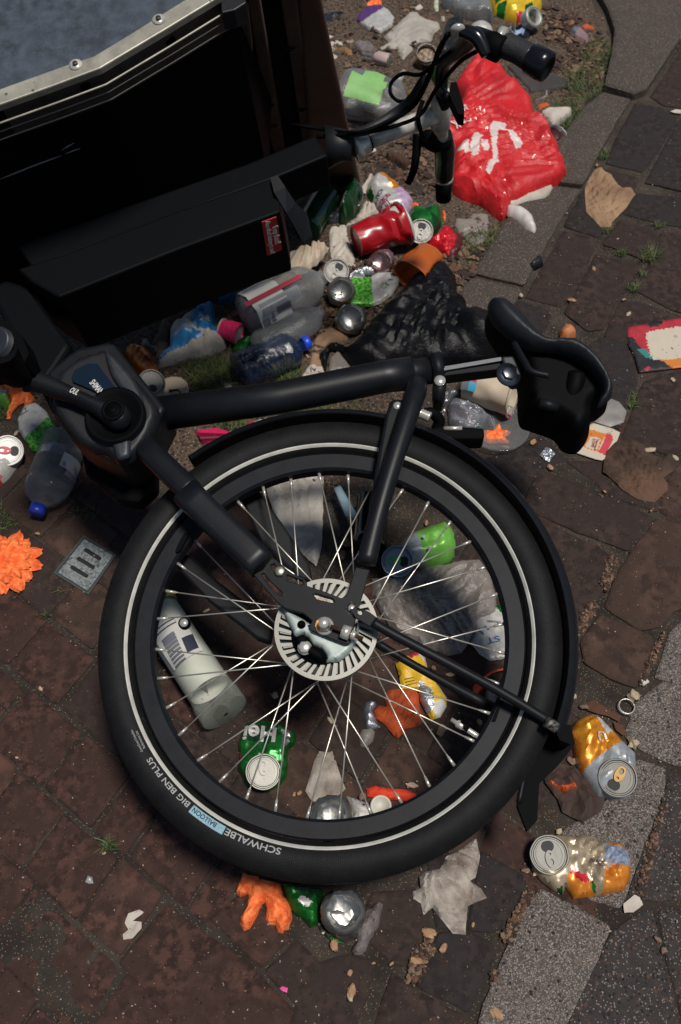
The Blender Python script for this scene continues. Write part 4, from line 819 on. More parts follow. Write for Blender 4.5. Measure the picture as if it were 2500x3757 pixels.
piece('brown_leaf_paper', 'crumpled dead brown leaf lying under the mud flap with orange shreds', 'leaf', [(930,400),(960,365),(1050,385),(1090,400),(1140,450),(1220,530),(1200,600),(1110,650),(1020,600),(1000,540),(940,470)], 'X', mat('dead_leaf', '#3d2a22', .8, bump=(60, .8, .003), var=(20, '#2a1c17', .2)), H=.006, edge=.02, cell=.004, crum=(24, .022), kind='sheet', seed=5)
# -- napkins / tissues white --
tis = [('large crumpled dirty white tissue on the bricks below the wheel', [(365,640),(385,615),(460,600),(490,545),(560,510),(610,470),(630,460),(645,540),(640,590),(625,640),(600,655),(650,690),(678,735),(640,750),(590,775),(580,905),(520,900),(480,850),(425,780),(385,812),(370,760),(335,740),(335,705),(370,690)], 'H', .035, tissue, 2),
 ('flat crumpled pale tissue inside the wheel above the silver can base', [(1445,120),(1470,70),(1530,70),(1568,180),(1590,240),(1540,290),(1480,320),(1430,290),(1405,250),(1425,190)], 'G', .01, tissue, 3),
 ('small shredded bit of tissue alone on the lower left bricks', [(590,815),(640,798),(662,810),(610,850),(650,855),(650,885),(610,930),(568,935),(565,910),(590,890),(575,860)], 'G', .009, paper, 4),
 ('small torn white tissue bit at the edge of the speckled slabs', [(1305,770),(1355,730),(1385,745),(1395,775),(1350,812),(1308,812)], 'H', .007, paper, 5),
 ('long crumpled grey white paper behind the hub seen through the spokes', [(190,-382),(330,-415),(480,-400),(640,-425),(752,-420),(745,-20),(735,250),(700,400),(680,440),(600,370),(480,250),(350,130),(280,-50),(215,-250)], 'L', .025, mat('paper_bright', '#cdc6bb', .85, bump=(60,.8,.003), var=(18,'#aaa298',.2)), 6),
 ('crumpled white paper standing between the green can and the red cup', [(430,270),(500,330),(540,385),(400,430),(280,500),(280,560),(320,690),(350,760),(360,830),(150,790),(135,620),(125,540),(160,510),(270,480),(380,380)], 'J', .03, paper, 7),
 ('crumpled white paper lying by the post at the top', [(60,150),(100,165),(120,200),(200,220),(130,250),(100,270),(150,300),(100,340),(70,240)], 'K', .012, paper, 8),
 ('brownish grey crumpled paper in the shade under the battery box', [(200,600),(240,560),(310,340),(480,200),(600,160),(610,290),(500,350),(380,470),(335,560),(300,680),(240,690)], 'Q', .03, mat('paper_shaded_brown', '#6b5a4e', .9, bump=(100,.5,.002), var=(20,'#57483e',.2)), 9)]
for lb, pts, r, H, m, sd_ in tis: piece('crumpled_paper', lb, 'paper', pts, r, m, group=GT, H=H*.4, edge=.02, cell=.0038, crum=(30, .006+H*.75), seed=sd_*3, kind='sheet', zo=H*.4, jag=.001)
piece('paper_sheet', 'crumpled translucent greaseproof sheet lying on the soil at the top', 'paper', [(365,180),(440,110),(505,50),(550,50),(560,75),(600,95),(660,110),(665,140),(630,165),(620,210),(560,215),(470,305),(430,250),(350,250),(345,235),(400,220)], 'K', mat('greaseproof', '#a19b92', .6, bump=(80,.5,.002), var=(25, '#8a847c', .2)), H=.012, edge=.03, cell=.007, crum=(12, .022), seed=22, kind='sheet', zo=.01)
# -- cards --
t = T_('printed_card', 'red black and orange printed card with a white panel at the right edge', 'card', 'D', (1480, 450))
t.add('sheet', relief([(1320,378),(1450,352),(1568,335),(1720,310),(1760,560),(1568,562),(1375,585),(1350,500),(1325,460)], 'D', GF, 0, .003, .01, .006, (9, .008),
  [('D', [(1320,420),(1345,425),(1375,470),(1430,520),(1475,530),(1540,575),(1375,590),(1310,460)], 1), ('D', [(1365,480),(1400,478),(1435,505),(1430,527),(1390,508)], 2), ('D', [(1470,527),(1568,520),(1760,500),(1760,600),(1540,570)], 3), ('D', [(1400,368),(1430,378),(1465,372),(1488,345),(1440,350)], 1), ('D', [(1395,580),(1405,560),(1428,552),(1420,575)], 4),
   ('D', [(1402,410),(1415,398),(1568,372),(1700,352),(1720,510),(1568,520),(1440,530),(1425,500)], 5)], 2, 'sheet'), [cardred, cardblk, cardteal, cardor, cardred, card])
t = T_('printed_card', 'cream card with an orange and red jar drawing under the saddle', 'card', 'S', (800, 290))
t.add('sheet', relief([(560,365),(600,290),(640,215),(680,180),(790,125),(960,175),(1028,210),(1000,290),(960,345),(905,400),(905,430),(870,457),(820,450),(700,410)], 'S', GF, 0, .002, .006, .004, (9, .003), [('S', [(635,300),(640,230),(680,190),(760,185),(905,225),(870,290),(830,385),(740,355),(632,312)], 1), ('S', [(905,220),(960,235),(962,290),(900,415),(832,385),(880,290)], 2), ('S', [(755,255),(770,247),(845,262),(852,280),(830,350),(805,372),(730,345),(718,335)], 3)], 2, 'sheet'), [card, cardor, mat('card_coral', '#b0323c', .6), card])
label_text(t, 'Spread', 'S', (822,275), (793,368), .0042, cardred, off=.0014); label_text(t, 'LOVE', 'S', (785,272), (768,345), .0062, cardred, off=.0014)
piece('waxed_sheet', 'flat grey translucent sheet on the bricks behind the saddle', 'sheet', [(820,100),(870,-30),(950,-90),(1020,-60),(1085,20),(1060,120),(940,160),(800,115)], 'S', mat('wax_grey', '#837f7b', .5, bump=(60,.4,.001), var=(30,'#6a6663',.2)), H=.003, edge=.01, crum=(14, .005), kind='sheet')
piece('foil_scrap', 'small square scrap of silver foil between the wheel and the saddle', 'foil', [(315,410),(370,340),(405,345),(455,395),(395,472)], 'S', foil, H=.003, edge=.004, cell=.0025, crum=(60, .008), kind='sheet')
piece('paper_disc', 'small white oval paper poking out from under the mudguard', 'paper', [(476,828),(530,820),(580,845),(597,880),(592,910),(540,870)], 'N', paper, H=.002, edge=.006, crum=(20,.002), kind='sheet')
piece('metal_square', 'tiny square white chip beside the speckled concrete corner', 'chip', [(1270,385),(1305,350),(1342,395),(1295,425)], 'O', mat('chip_white', '#b0ada4', .6), H=.004, edge=.003, cell=.002, crum=(60,.002), kind='sheet')
piece('black_shard', 'small bent black plastic shard on the kerb stone above the saddle', 'shard', [(218,1135),(260,1090),(310,1048),(340,1080),(352,1130),(290,1160),(240,1172)], 'P', mat('shard_black','#15161a',.3), H=.014, edge=.008, cell=.003, crum=(40,.01), kind='sheet')
# -- paper tray, lids, caps --
piece('paper_tray', 'cream fluted paper tray half under the battery box', 'paper tray', [(525,905),(540,810),(600,690),(700,600),(860,525),(930,515),(995,540),(930,630),(870,680),(780,740),(700,790),(560,880)], 'I', cream, H=.03, edge=.03, cell=.004, crum=(14, .014), seed=31, kind='sheet', zo=.03, base=.045,
  fn=lambda a, b, t_: t_+.004*math.sin(math.atan2(b-GF.px('I',(900,500),.03)[1], a-GF.px('I',(900,500),.03)[0])*46))
t = T_('paper_disc', 'round cream ribbed paper lid leaning by the amber can near the motor', 'lid', 'Q', (360, 920))
ldp = t.add('disc', relief([(230,965),(285,890),(300,860),(350,845),(420,848),(465,885),(478,930),(470,985),(280,1006)], 'Q', GF, .01, .006, .006, .004, None, (), 3, 'sheet', smooth_out=False, fn=lambda a, b, t_: t_+.0012*math.sin(a*900)), cream)
t.add('slot', tube([G('Q', *p, .022) for p in [(335,948),(400,940),(415,962),(440,982)]], [.003,.0018,.0012,.001], seg=6), hole)
# -- flowers and petals --
def flower(label, r, c, R, n, z=0, m=petal, seed=1, a0=0, a1=360):
    t = T_('paper_flower', label, 'flower', r, c, 'orange paper flowers'); C = G(r, *c, z); rnd = random.Random(seed)
    for layer in range(2):
        if layer: R = R*.72
        gs = []
        for k in range(n):
            a = math.radians(a0+(a1-a0)*(k+.5*layer)/n+rnd.uniform(-5, 5)); L = R*rnd.uniform(.88, 1.05); wd = R*.19; V, Fc = [], []; NU, NV = 9, 6
            for i in range(NU+1):
                for j in range(NV+1):
                    s_ = i/NU; w_ = wd*(.25+.95*s_**.8)*(1-max(0, s_-.75)**1.6*6.5)*(2*j/NV-1); rr = L*s_-abs(2*j/NV-1)**2*.004*s_
                    if i == NU: rr -= .003*abs(math.sin(j*2.1))
                    zz = .004+.010*layer+.016*s_*(1-s_)*2+.003*math.cos((2*j/NV-1)*3)+.004*noise.noise(Vector((k*3+s_*4, j*.8, layer*5+seed)))
                    V.append(C+np.array([math.cos(a)*rr-math.sin(a)*w_, math.sin(a)*rr+math.cos(a)*w_, zz]))
            for i in range(NU):
                for j in range(NV): q = i*(NV+1)+j; Fc.append((q, q+1, q+NV+2, q+NV+1))
            t.add('petal', (V, Fc), m)
    t.add('centre', relief([(c[0]+math.cos(x)*28/REG[r][2]*.5, c[1]+math.sin(x)*22/REG[r][2]*.5) for x in [i*.524 for i in range(12)]], r, GF, z+.01, .010, .01, .003, (80, .006), (), 2), m)
flower('large bright orange paper flower on the bricks at the left edge', 'E', (22, 345), .074, 13, seed=3)
pets = [('orange petals hanging out under the bottom of the wheel', 'R', [(205,670),(260,690),(330,700),(345,740),(340,720),(420,735),(520,765),(530,860),(560,880),(600,960),(612,1040),(580,1140),(545,1145),(530,1170),(490,1160),(470,1100),(420,1100),(392,1060),(400,960),(385,915),(360,930),(320,1030),(262,1130),(215,1150),(178,1090),(180,1040),(225,980),(250,870),(240,850),(180,870),(148,835),(150,790),(180,740)], petal, .018),
 ('dirty orange flower under the yellow carton inside the wheel', 'F', [(155,1010),(175,985),(210,990),(200,950),(220,915),(260,910),(300,912),(340,908),(362,935),(365,1000),(390,1040),(370,1075),(330,1088),(290,1095),(300,1110),(280,1120),(265,1138),(240,1120),(215,1085),(200,1070),(165,1045)], petald, .012),
 ('orange petal cluster on the clear lid below the white cup', 'N', [(590,665),(605,600),(660,605),(690,565),(715,562),(725,605),(785,610),(775,630),(740,650),(775,680),(760,692),(700,685),(640,690)], petal, .012),
 ('orange petals by the motor at the left edge', 'M', [(-30,560),(60,575),(130,590),(180,590),(240,640),(280,680),(265,720),(225,790),(200,760),(190,720),(150,740),(100,790),(80,850),(50,855),(60,800),(90,730),(60,680),(40,640),(-30,620)], petal, .02),
 ('orange crumpled petal strip at the inner right of the rim', 'H', [(120,240),(135,235),(160,225),(190,235),(300,245),(345,262),(360,285),(392,290),(350,303),(290,295),(190,290),(122,275)], mat('petal_red','#c8340f',.75,bump=(150,.8,.002)), .012),
 ('shredded orange petal lying on the dead leaf by the mud flap', 'X', [(930,410),(945,430),(1000,475),(1050,470),(1080,445),(1085,475),(1098,495),(1060,495),(1085,520),(1050,505),(1070,540),(1010,500),(960,480)], petald, .02),
 ('small orange petal behind the strut end by the mud flap', 'X', [(915,370),(950,340),(975,300),(1010,295),(1008,335),(960,350),(940,400),(915,400)], petald, .01),
 ('orange petal tucked right of the green can by the red cup', 'J', [(1056,380),(1070,385),(1098,430),(1090,470),(1062,488),(1055,430)], petal, .015),
 ('orange petal between the passion fruit can and the green can', 'J', [(810,340),(830,322),(870,345),(880,372),(800,368)], petal, .015),
 ('orange petal behind the purple label can at the top', 'K', [(272,25),(300,5),(340,-10),(362,15),(355,30),(280,40)], petal, .015),
 ('tiny orange petal on the soil above the white cup piece', 'U', [(530,760),(570,740),(600,730),(630,760),(600,780),(540,800)], petald, .008),
 ('orange petal near the pale red rag at the kerb', 'K', [(1395,135),(1430,125),(1465,140),(1482,165),(1450,160),(1420,150)], petald, .006),
 ('dull orange petal under the battery box at the left edge', 'M', [(200,370),(240,330),(260,350),(290,400),(240,400)], petal, .02),
 ('orange petal beside the red wrapper on the grass', 'J', [(1225,680),(1260,668),(1305,680),(1290,695),(1250,700)], petal, .006)]
for lb, r, pts, m, H in pets: piece('orange_petal', lb, 'petal', pts, r, m, group=GP, H=H, edge=.015, cell=.0035, crum=(40, H*.7), seed=len(lb), kind='sheet', zo=H*.3)
# -- flattened cans and similar: body relief + lids --
def flatcan(label, r, pts, H, mats, regions=(), seed=1, edge=.012, crum=None, base=0, name='crushed_can', cat='can', group=GC, jag=.0008):
    t = T_(name, label, cat, r, pts[0], group); t.body = t.add('body', relief(pts, r, GF, base, H, edge, .0035, crum or (28, H*.5+.003), regions, seed, 'pillow', zo=H*.4, jag=jag), mats, sharp=26); return t
t = flatcan('flattened green beer can with white letters inside the wheel', 'G', [(1095,30),(1110,-20),(1130,-60),(1200,-75),(1290,-60),(1330,-40),(1365,-15),(1360,30),(1325,60),(1325,120),(1320,180),(1290,220),(1240,250),(1180,245),(1130,215),(1095,150),(1100,90)], .018, [green, dgreen, whitec, alu, redc], [('G', [(1120,5),(1125,-50),(1290,-45),(1270,15),(1240,50),(1130,30)], 1), ('G', [(1300,-20),(1345,-20),(1325,50),(1300,70)], 3), ('G', [(1098,80),(1115,85),(1112,105),(1098,110)], 4)], 5)
label_text(t, 'Hei', 'G', (1278,-12), (1130,-22), .026, whitec, t.body, .03, .0045); can_lid(t, 'G', (1213,165), .032, tilt=.8, rot=.1, opened=False)
t = flatcan('crushed yellow and grey can with a gold tab by the mud flap', 'O', [(760,760),(800,680),(870,630),(970,622),(1020,680),(1080,740),(1160,820),(1250,910),(1250,1160),(1180,1220),(1100,1232),(980,1200),(920,1140),(860,1050),(810,950),(800,860)], .03, [grey, yel, whitec, ink], [('O', [(740,780),(780,650),(900,600),(980,600),(1160,822),(1040,900),(950,960),(860,1045),(800,900)], 1), ('O', [(910,640),(970,622),(1090,750),(1025,790)], 2), ('O', [(930,650),(975,640),(1000,680),(955,690)], 3)], 6, .025)
label_text(t, 'U', 'O', (985,800), (930,815), .014, whitec, t.body, .03, .0025)
can_lid(t, 'O', (1112,1085), .032, .058, .85, tabm=mat('gold_tab', '#b08a4e', .35, metal=.7), rot=-.6, parent=t.body)
t = flatcan('crushed beige and orange fruit can with blue label at the lower right', 'X', [(880,780),(900,720),(950,700),(1030,700),(1170,705),(1190,730),(1280,735),(1325,775),(1345,830),(1340,900),(1310,955),(1200,980),(1075,995),(1060,970),(1040,940),(1025,975),(980,955),(920,905),(885,860)], .022, [beige, orangec, redc, green, mat('label_blue_grey', '#7d8796', .5, var=(200, '#5d6880', .1))], [('X', [(1240,740),(1345,740),(1360,900),(1310,960),(1200,985),(1210,880),(1240,860)], 1), ('X', [(1035,900),(1060,890),(1140,930),(1180,985),(1070,1000)], 1), ('X', [(1045,885),(1060,880),(1130,900),(1145,930),(1110,935)], 2), ('X', [(1145,930),(1160,930),(1178,975),(1160,970)], 3), ('X', [(1000,955),(1025,945),(1025,980),(1010,970)], 3), ('X', [(1205,765),(1335,780),(1335,860),(1205,845)], 4)], 7, .02)
can_lid(t, 'X', (962,797), .028, .056, .8, rot=3.3, parent=t.body); label_text(t, '250 ml', 'X', (1195,850), (1140,830), .009, ink, t.body, .0, .002)
t = flatcan('torn green can crushed under the wheel with a shiny domed base', 'R', [(525,760),(600,765),(860,800),(870,850),(830,900),(840,980),(830,1060),(870,1130),(950,1200),(1040,1250),(980,1245),(850,1165),(820,1100),(760,1125),(700,1050),(620,1000),(560,900)], .016, [green, dgreen, alu, whitec], [('R', [(660,920),(700,870),(780,930),(730,980)], 3), ('R', [(620,800),(860,800),(830,880),(740,900)], 1), ('R', [(830,1060),(870,1130),(950,1200),(1040,1250),(850,1165)], 2)], 8, .01)
can_base(t, 'R', (1030,1000), .035, .062, .9, parent=t.body, depth=.012); t.add('bent_wall', relief([(850,880),(980,800),(1120,805),(1180,880),(1180,1060),(1160,1180),(1050,1222),(960,1190),(870,1100),(835,1000)], 'R', GF, 0, .034, .014, .0035, (40, .01), (), 3, zo=.02), alu, parent=t.body)
t = flatcan('dented lime green and grey can with a green tab inside the wheel', 'F', [(195,330),(200,285),(255,262),(300,215),(330,190),(480,142),(515,170),(545,215),(548,265),(500,310),(390,342),(330,350),(270,388),(215,375)], .04, [grey, lime, alu, ink], [('F', [(330,190),(480,140),(515,170),(530,290),(480,325),(385,340),(360,250)], 1), ('F', [(505,160),(560,200),(560,280),(530,285),(520,230)], 2)], 9, .028, (22, .012))
can_lid(t, 'F', (262,325), .042, .056, .8, m=mat('lid_blue_grey', '#76879a', .4, metal=.6), tabm=mat('green_tab', '#12a33c', .3, metal=.4), rot=1.5, parent=t.body)
for p in [(382,212),(408,265)]: t.add('lettering', disc(G('F', *p, .046), [0, 0, 1], .003, .001), mat('lavender_print', '#a59fc0', .6), parent=t.body)
t = flatcan('flattened white iced tea can with blue letters half under the rim', 'F', [(600,700),(620,640),(610,580),(660,560),(700,530),(760,520),(790,580),(790,760),(740,775),(690,782),(640,750)], .006, [whitec, green], [('F', [(700,530),(760,515),(790,570),(745,570)], 1)], 10, .008, (30, .003))
label_text(t, 'ST', 'F', (725,675), (665,690), .012, mat('ink_blue', '#2f4f80', .5), t.body, .01, .0015); label_text(t, 'LJ', 'F', (665,630), (635,655), .010, MATS['ink_blue'], t.body, .01, .0015); label_text(t, 'ORGANIC', 'F', (735,610), (670,605), .0045, ink, t.body, 0, .0015)
t = flatcan('flattened oval can with green leaves beside the motor', 'C', [(78,800),(110,740),(165,720),(215,760),(240,810),(272,850),(270,890),(235,930),(185,946),(140,940),(115,895),(85,850)], .01, [whitec, leaf, ink], [('C', [(115,895),(170,850),(215,800),(245,800),(275,850),(270,895),(185,950),(140,942)], 1)], 11, .01, (30, .004), base=.004)
label_text(t, 'STELZ', 'C', (78,822), (142,782), .011, ink, t.body, .0, .0015)
t = flatcan('flattened can with green leaves and ringed letters beside the black bag', 'J', [(290,960),(330,930),(470,935),(480,900),(560,890),(640,895),(720,935),(690,1010),(640,1080),(560,1140),(480,1168),(290,1165),(330,1080)], .009, [whitec, leaf, alu], [('J', [(285,962),(475,932),(492,1168),(285,1168),(330,1070)], 1), ('J', [(470,930),(480,880),(560,890),(560,905),(500,925)], 2)], 12, .008, (30, .005), base=.012)
for s_, a, b in [('S',(575,940),(603,952)),('T',(620,948),(640,962)),('E',(634,970),(645,995)),('L',(620,1010),(612,1030)),('Z',(600,1040),(585,1055))]: label_text(t, s_, 'J', a, b, .009, ink, t.body, .01, .0015)
C_ = G('J', 580, 998, .024); t.add('lettering', (lambda g: (g[0], g[1]))(prism(None, [(.007*math.cos(i*.35), .009*math.sin(i*.35)) for i in range(18)], 0, .0006, Frame(C_, (1,0,0), (0,1,0), (0,0,1)), holes=[[(.006*math.cos(i*.35), .008*math.sin(i*.35)) for i in range(18)]])), inkgr, parent=t.body, smooth=False)
t.add('lettering', text_on('S', G('J', 570, 1004, .024), G('J', 588, 1000, .024), np.array([0,0,1.]), .009, 0), inkgr, parent=t.body, smooth=False)
t.add('foil_wall', relief([(285,960),(300,910),(360,880),(430,860),(500,870),(560,890),(480,905),(420,900),(440,935),(330,935)], 'J', GF, .01, .018, .012, .003, (50, .014), (), 2, 'sheet'), foil, parent=t.body)
t = flatcan('can end with an open hole beside the clear bottle neck', 'J', [(95,860),(110,820),(180,810),(270,840),(290,900),(270,950),(200,960),(110,930)], .03, [green, redc], [('J', [(250,840),(400,830),(400,900),(280,900)], 1)], 13, .012); can_lid(t, 'J', (190,885), .036, .056, .8, rot=2.6, parent=t.body, m=alud)
t = flatcan('punctured silver can base lying above the clear bottles', 'J', [(145,1040),(160,980),(220,955),(300,975),(325,1040),(300,1110),(240,1145),(170,1130)], .028, [green], [], 14, .012); can_base(t, 'J', (228,1045), .036, .060, .8, parent=t.body, depth=.01)
for p in [(180,1030),(235,990),(185,1078),(210,1080),(230,1060)]: t.add('puncture', disc(G('J', *p, .0375), tocam(G('J', *p)), .0022, .0008), hole, parent=t.body)
t = flatcan('orange can with a crinkled silver base above the brown paper', 'J', [(170,1344),(200,1240),(240,1210),(340,1200),(410,1230),(420,1270),(380,1344),(300,1380),(200,1390)], .03, [mat('can_orange_red','#b8451c',.35,.4)], [], 15, .014); can_base(t, 'J', (305,1275), .038, .062, .8, parent=t.body, depth=.012)
t = flatcan('silver can base tilted under the red cup', 'J', [(470,820),(500,770),(600,730),(650,760),(662,840),(640,880),(560,890)], .03, [alu], [], 16, .014); can_base(t, 'J', (560,800), .035, .056, .6, m=mat('base_pinkish','#a5888a',.3,metal=.9), nudge=(-.2,-.2,0), parent=t.body, depth=.01)
t = flatcan('green can with dark lid lying right of the red cup', 'J', [(775,400),(800,375),(900,365),(1040,365),(1060,400),(1062,480),(1000,560),(960,620),(900,640),(800,600),(765,470)], .045, [green, dgreen, alu], [('J', [(790,370),(1040,362),(1000,415),(940,440),(850,420)], 2), ('J', [(760,440),(860,430),(1060,440),(1060,490),(880,470)], 0), ('J', [(960,480),(1062,490),(1000,580),(940,640),(980,540)], 1)], 17, .03, (25, .014)); can_lid(t, 'J', (885,555), .05, .056, .75, rot=2.9, m=alud, parent=t.body)
t = flatcan('crushed passion fruit can in white yellow and lilac by the post', 'J', [(435,235),(445,170),(490,110),(530,88),(620,110),(700,165),(740,215),(800,255),(825,300),(810,350),(760,440),(700,400),(560,390),(510,330)], .035, [whitec, yel, lilac, ink, green], [('J', [(480,118),(530,86),(620,110),(700,165),(745,218),(700,250),(650,255),(590,170),(540,160),(520,140)], 1), ('J', [(655,262),(740,225),(830,290),(800,350),(760,430),(720,360)], 2), ('J', [(440,240),(470,230),(500,290),(480,300)], 4)], 18, .03, (22, .014))
for s_, a, b, h_, m_ in [('DUTCH',(515,290),(580,240),.011,ink),('PASSION',(522,350),(640,280),.013,mat('ink_magenta','#8a2a5a',.5)),('FRUIT',(562,372),(640,322),.014,mat('ink_magenta','#8a2a5a',.5))]: label_text(t, s_, 'J', a, b, h_, m_, t.body, .01, .003, z=.03)
t = flatcan('dark green crushed can standing in the shade beside the battery box', 'J', [(200,400),(240,250),(300,160),(340,145),(385,180),(405,240),(380,330),(340,390),(280,430),(270,465),(220,450)], .06, [dgreen, whitec, green], [('J', [(215,350),(250,280),(275,290),(250,420),(195,405)], 1), ('J', [(300,160),(330,150),(300,250),(260,270)], 2)], 19, .025, (20, .03))
t.add('rim', tube([G('J', *p, .055) for p in [(300,152),(340,146),(380,175),(405,240),(400,300),(370,350)]], .0022, seg=8, smoothk=4), alu, parent=t.body)
t = flatcan('flattened purple and white can on the soil at the top left', 'K', [(225,105),(232,80),(270,40),(350,25),(400,55),(428,95),(415,130),(350,170),(290,150)], .012, [whitec, purple], [('K', [(225,110),(232,80),(270,40),(350,22),(365,50),(300,90),(260,120)], 1)], 20, .012, (25, .006))
t = flatcan('yellow and green crushed can at the top by the clear bottle', 'K', [(905,-10),(1000,-30),(1200,-20),(1198,25),(1150,60),(1120,80),(1075,105),(1000,80),(940,55)], .04, [mat('can_lemon','#cfae22',.4,.2,var=(30,'#b8941a',.2)), green, redc], [('K', [(940,5),(990,0),(985,40),(950,45)], 1), ('K', [(960,50),(1010,45),(1000,80),(960,65)], 1), ('K', [(1040,-10),(1100,-10),(1080,5)], 1), ('K', [(1060,90),(1090,80),(1100,100),(1070,106)], 2), ('K', [(1100,60),(1140,40),(1150,60),(1110,85)], 1)], 21, .03, (20, .02))
t = flatcan('amber beer can with open lid beside the motor', 'Q', [(0,690),(20,650),(60,625),(130,625),(200,655),(240,710),(275,800),(280,850),(240,960),(200,940),(120,830)], .05, [amber, alu], [('Q', [(0,690),(20,640),(60,620),(75,635),(25,665)], 1)], 22, .03, (22, .014)); can_lid(t, 'Q', (210,890), .055, .054, .7, rot=.3, parent=t.body, tab=False, nudge=(.2,0,0))
t = flatcan('crushed green can below the clear bottle neck in the grass', 'Q', [(780,660),(800,620),(840,570),(920,560),(980,570),(985,610),(930,660),(880,700),(820,705)], .03, [dgreen, green, alu], [('Q', [(800,640),(870,620),(930,590),(985,575),(985,612),(900,640),(880,700),(810,690)], 1), ('Q', [(840,575),(940,565),(920,595),(850,590)], 2)], 23, .02, (30, .018))
t = flatcan('white can with a red tab at the left edge by the bottle', 'M', [(-60,1120),(-40,1060),(40,1035),(120,1050),(168,1090),(180,1150),(175,1180),(110,1260),(60,1330),(0,1380),(-60,1400)], .03, [whitec, redc], [('M', [(-40,1370),(0,1365),(20,1345),(0,1385),(-30,1400)], 1)], 24, .02, (25, .01)); can_lid(t, 'M', (65,1125), .036, .058, .8, m=lidw, tabm=mat('red_tab','#b01a24',.35), rot=1.6, parent=t.body, nudge=(-.05,0,0))
t = flatcan('silver and green crushed can under the orange petals at the left edge', 'M', [(-40,640),(30,630),(80,650),(95,680),(80,760),(40,750),(-40,720)], .03, [alu, lime], [('M', [(-40,700),(60,700),(90,720),(80,765),(-40,725)], 1)], 25, .012)
t = flatcan('dull silver can with a domed base against the inner rim', 'R', [(770,310),(780,240),(820,180),(900,90),(960,40),(1050,40),(1110,120),(1130,180),(1080,300),(900,360),(780,350)], .03, [alu, whitec], [], 26, .018, (35, .02)); can_base(t, 'R', (925,215), .034, .060, .75, parent=t.body, depth=.008)
t = flatcan('flattened white can wall half hidden by the bottom of the rim', 'R', [(1060,45),(1130,60),(1200,90),(1280,150),(1370,240),(1250,330),(1080,310),(1120,180)], .008, [whitec, ink], [('R', [(1190,110),(1215,120),(1205,140),(1188,128)], 1)], 27, .01, (25, .006))
t = flatcan('golden opened can full of butts on the soil at the top', 'K', [(530,320),(545,290),(600,300),(655,290),(660,320),(625,345),(560,350)], .02, [mat('gold_can','#9a7428',.35,metal=.6)], [], 28, .01)
c = G('K', 592, 275, .045); t.add('wall', lathe([(-.04,.024),(-.01,.0265),(0,.0275),(0,.0255),(-.01,.0245),(-.03,.022)], c, c+unit(tocam(c)*.5+[0,0,.6]), seg=36, cap=False), [alud], parent=t.body); t.add('butts', disc(c-np.array([0,0,.014]), tocam(c)*.5+np.array([0,0,.6]), .024, .004), mat('ash', '#5a4c42', .9, bump=(150,1,.004), var=(120,'#a08c78',.1)), parent=t.body)
t = flatcan('green can half under the cables with a silver rim', 'K', [(610,380),(640,355),(700,355),(720,380),(700,420),(640,430)], .03, [green], [], 29, .012); t.add('rim', tube([G('K', *p, .03) for p in [(625,355),(650,362),(700,352)]], .002, seg=8), alu, parent=t.body)
t = flatcan('small gold can lid on the soil above the stem', 'K', [(480,480),(510,465),(545,475),(540,500),(510,510)], .012, [mat('gold_can','#9a7428',.35,metal=.6)], [], 30, .01)
t = T_('can_end', 'silver can rim on the edge of the kerb beside the red bag', 'can', 'U', (680, 960), GC); c = G('U', 680, 960, .02); t.add('wall', lathe([(-.04,.026),(-.004,.0265),(0,.0275),(0,.0255),(-.015,.0245)], c, c+unit([.35,-.3,1]), seg=36, cap=False), alu); t.add('inside', disc(c-unit([.35,-.3,1])*.016, [.35,-.3,1], .0245, .002), mat('inside_maroon', '#3a1218', .5))
t = T_('can_end', 'white can ring with a green stripe at the top right', 'can', 'K', (1160, 90), GC); c = G('K', 1158, 85, .05); t.add('wall', lathe([(-.03,.027),(-.004,.029),(0,.029),(0,.021),(-.02,.020)], c, c+unit([.5,-.5,.7]), seg=36, cap=False), whitec); t.add('stripe', lathe([(.0,.0265),(.001,.0262),(.001,.0250),(.0,.0247)], c, c+unit([.5,-.5,.7]), seg=36, cap=False), green)
t = T_('can_end', 'round white can base with bar code behind the brake lever', 'can', 'K', (880, 150), GC); c = G('K', 878, 150, .03); t.add('dome', lathe([(-.03,.034),(0,.034),(.012,.028),(.02,.015),(.022,.0001)], c-np.array([0,0,.01]), c+tocam(c)*.5+[0,0,.4], seg=36), whitec)
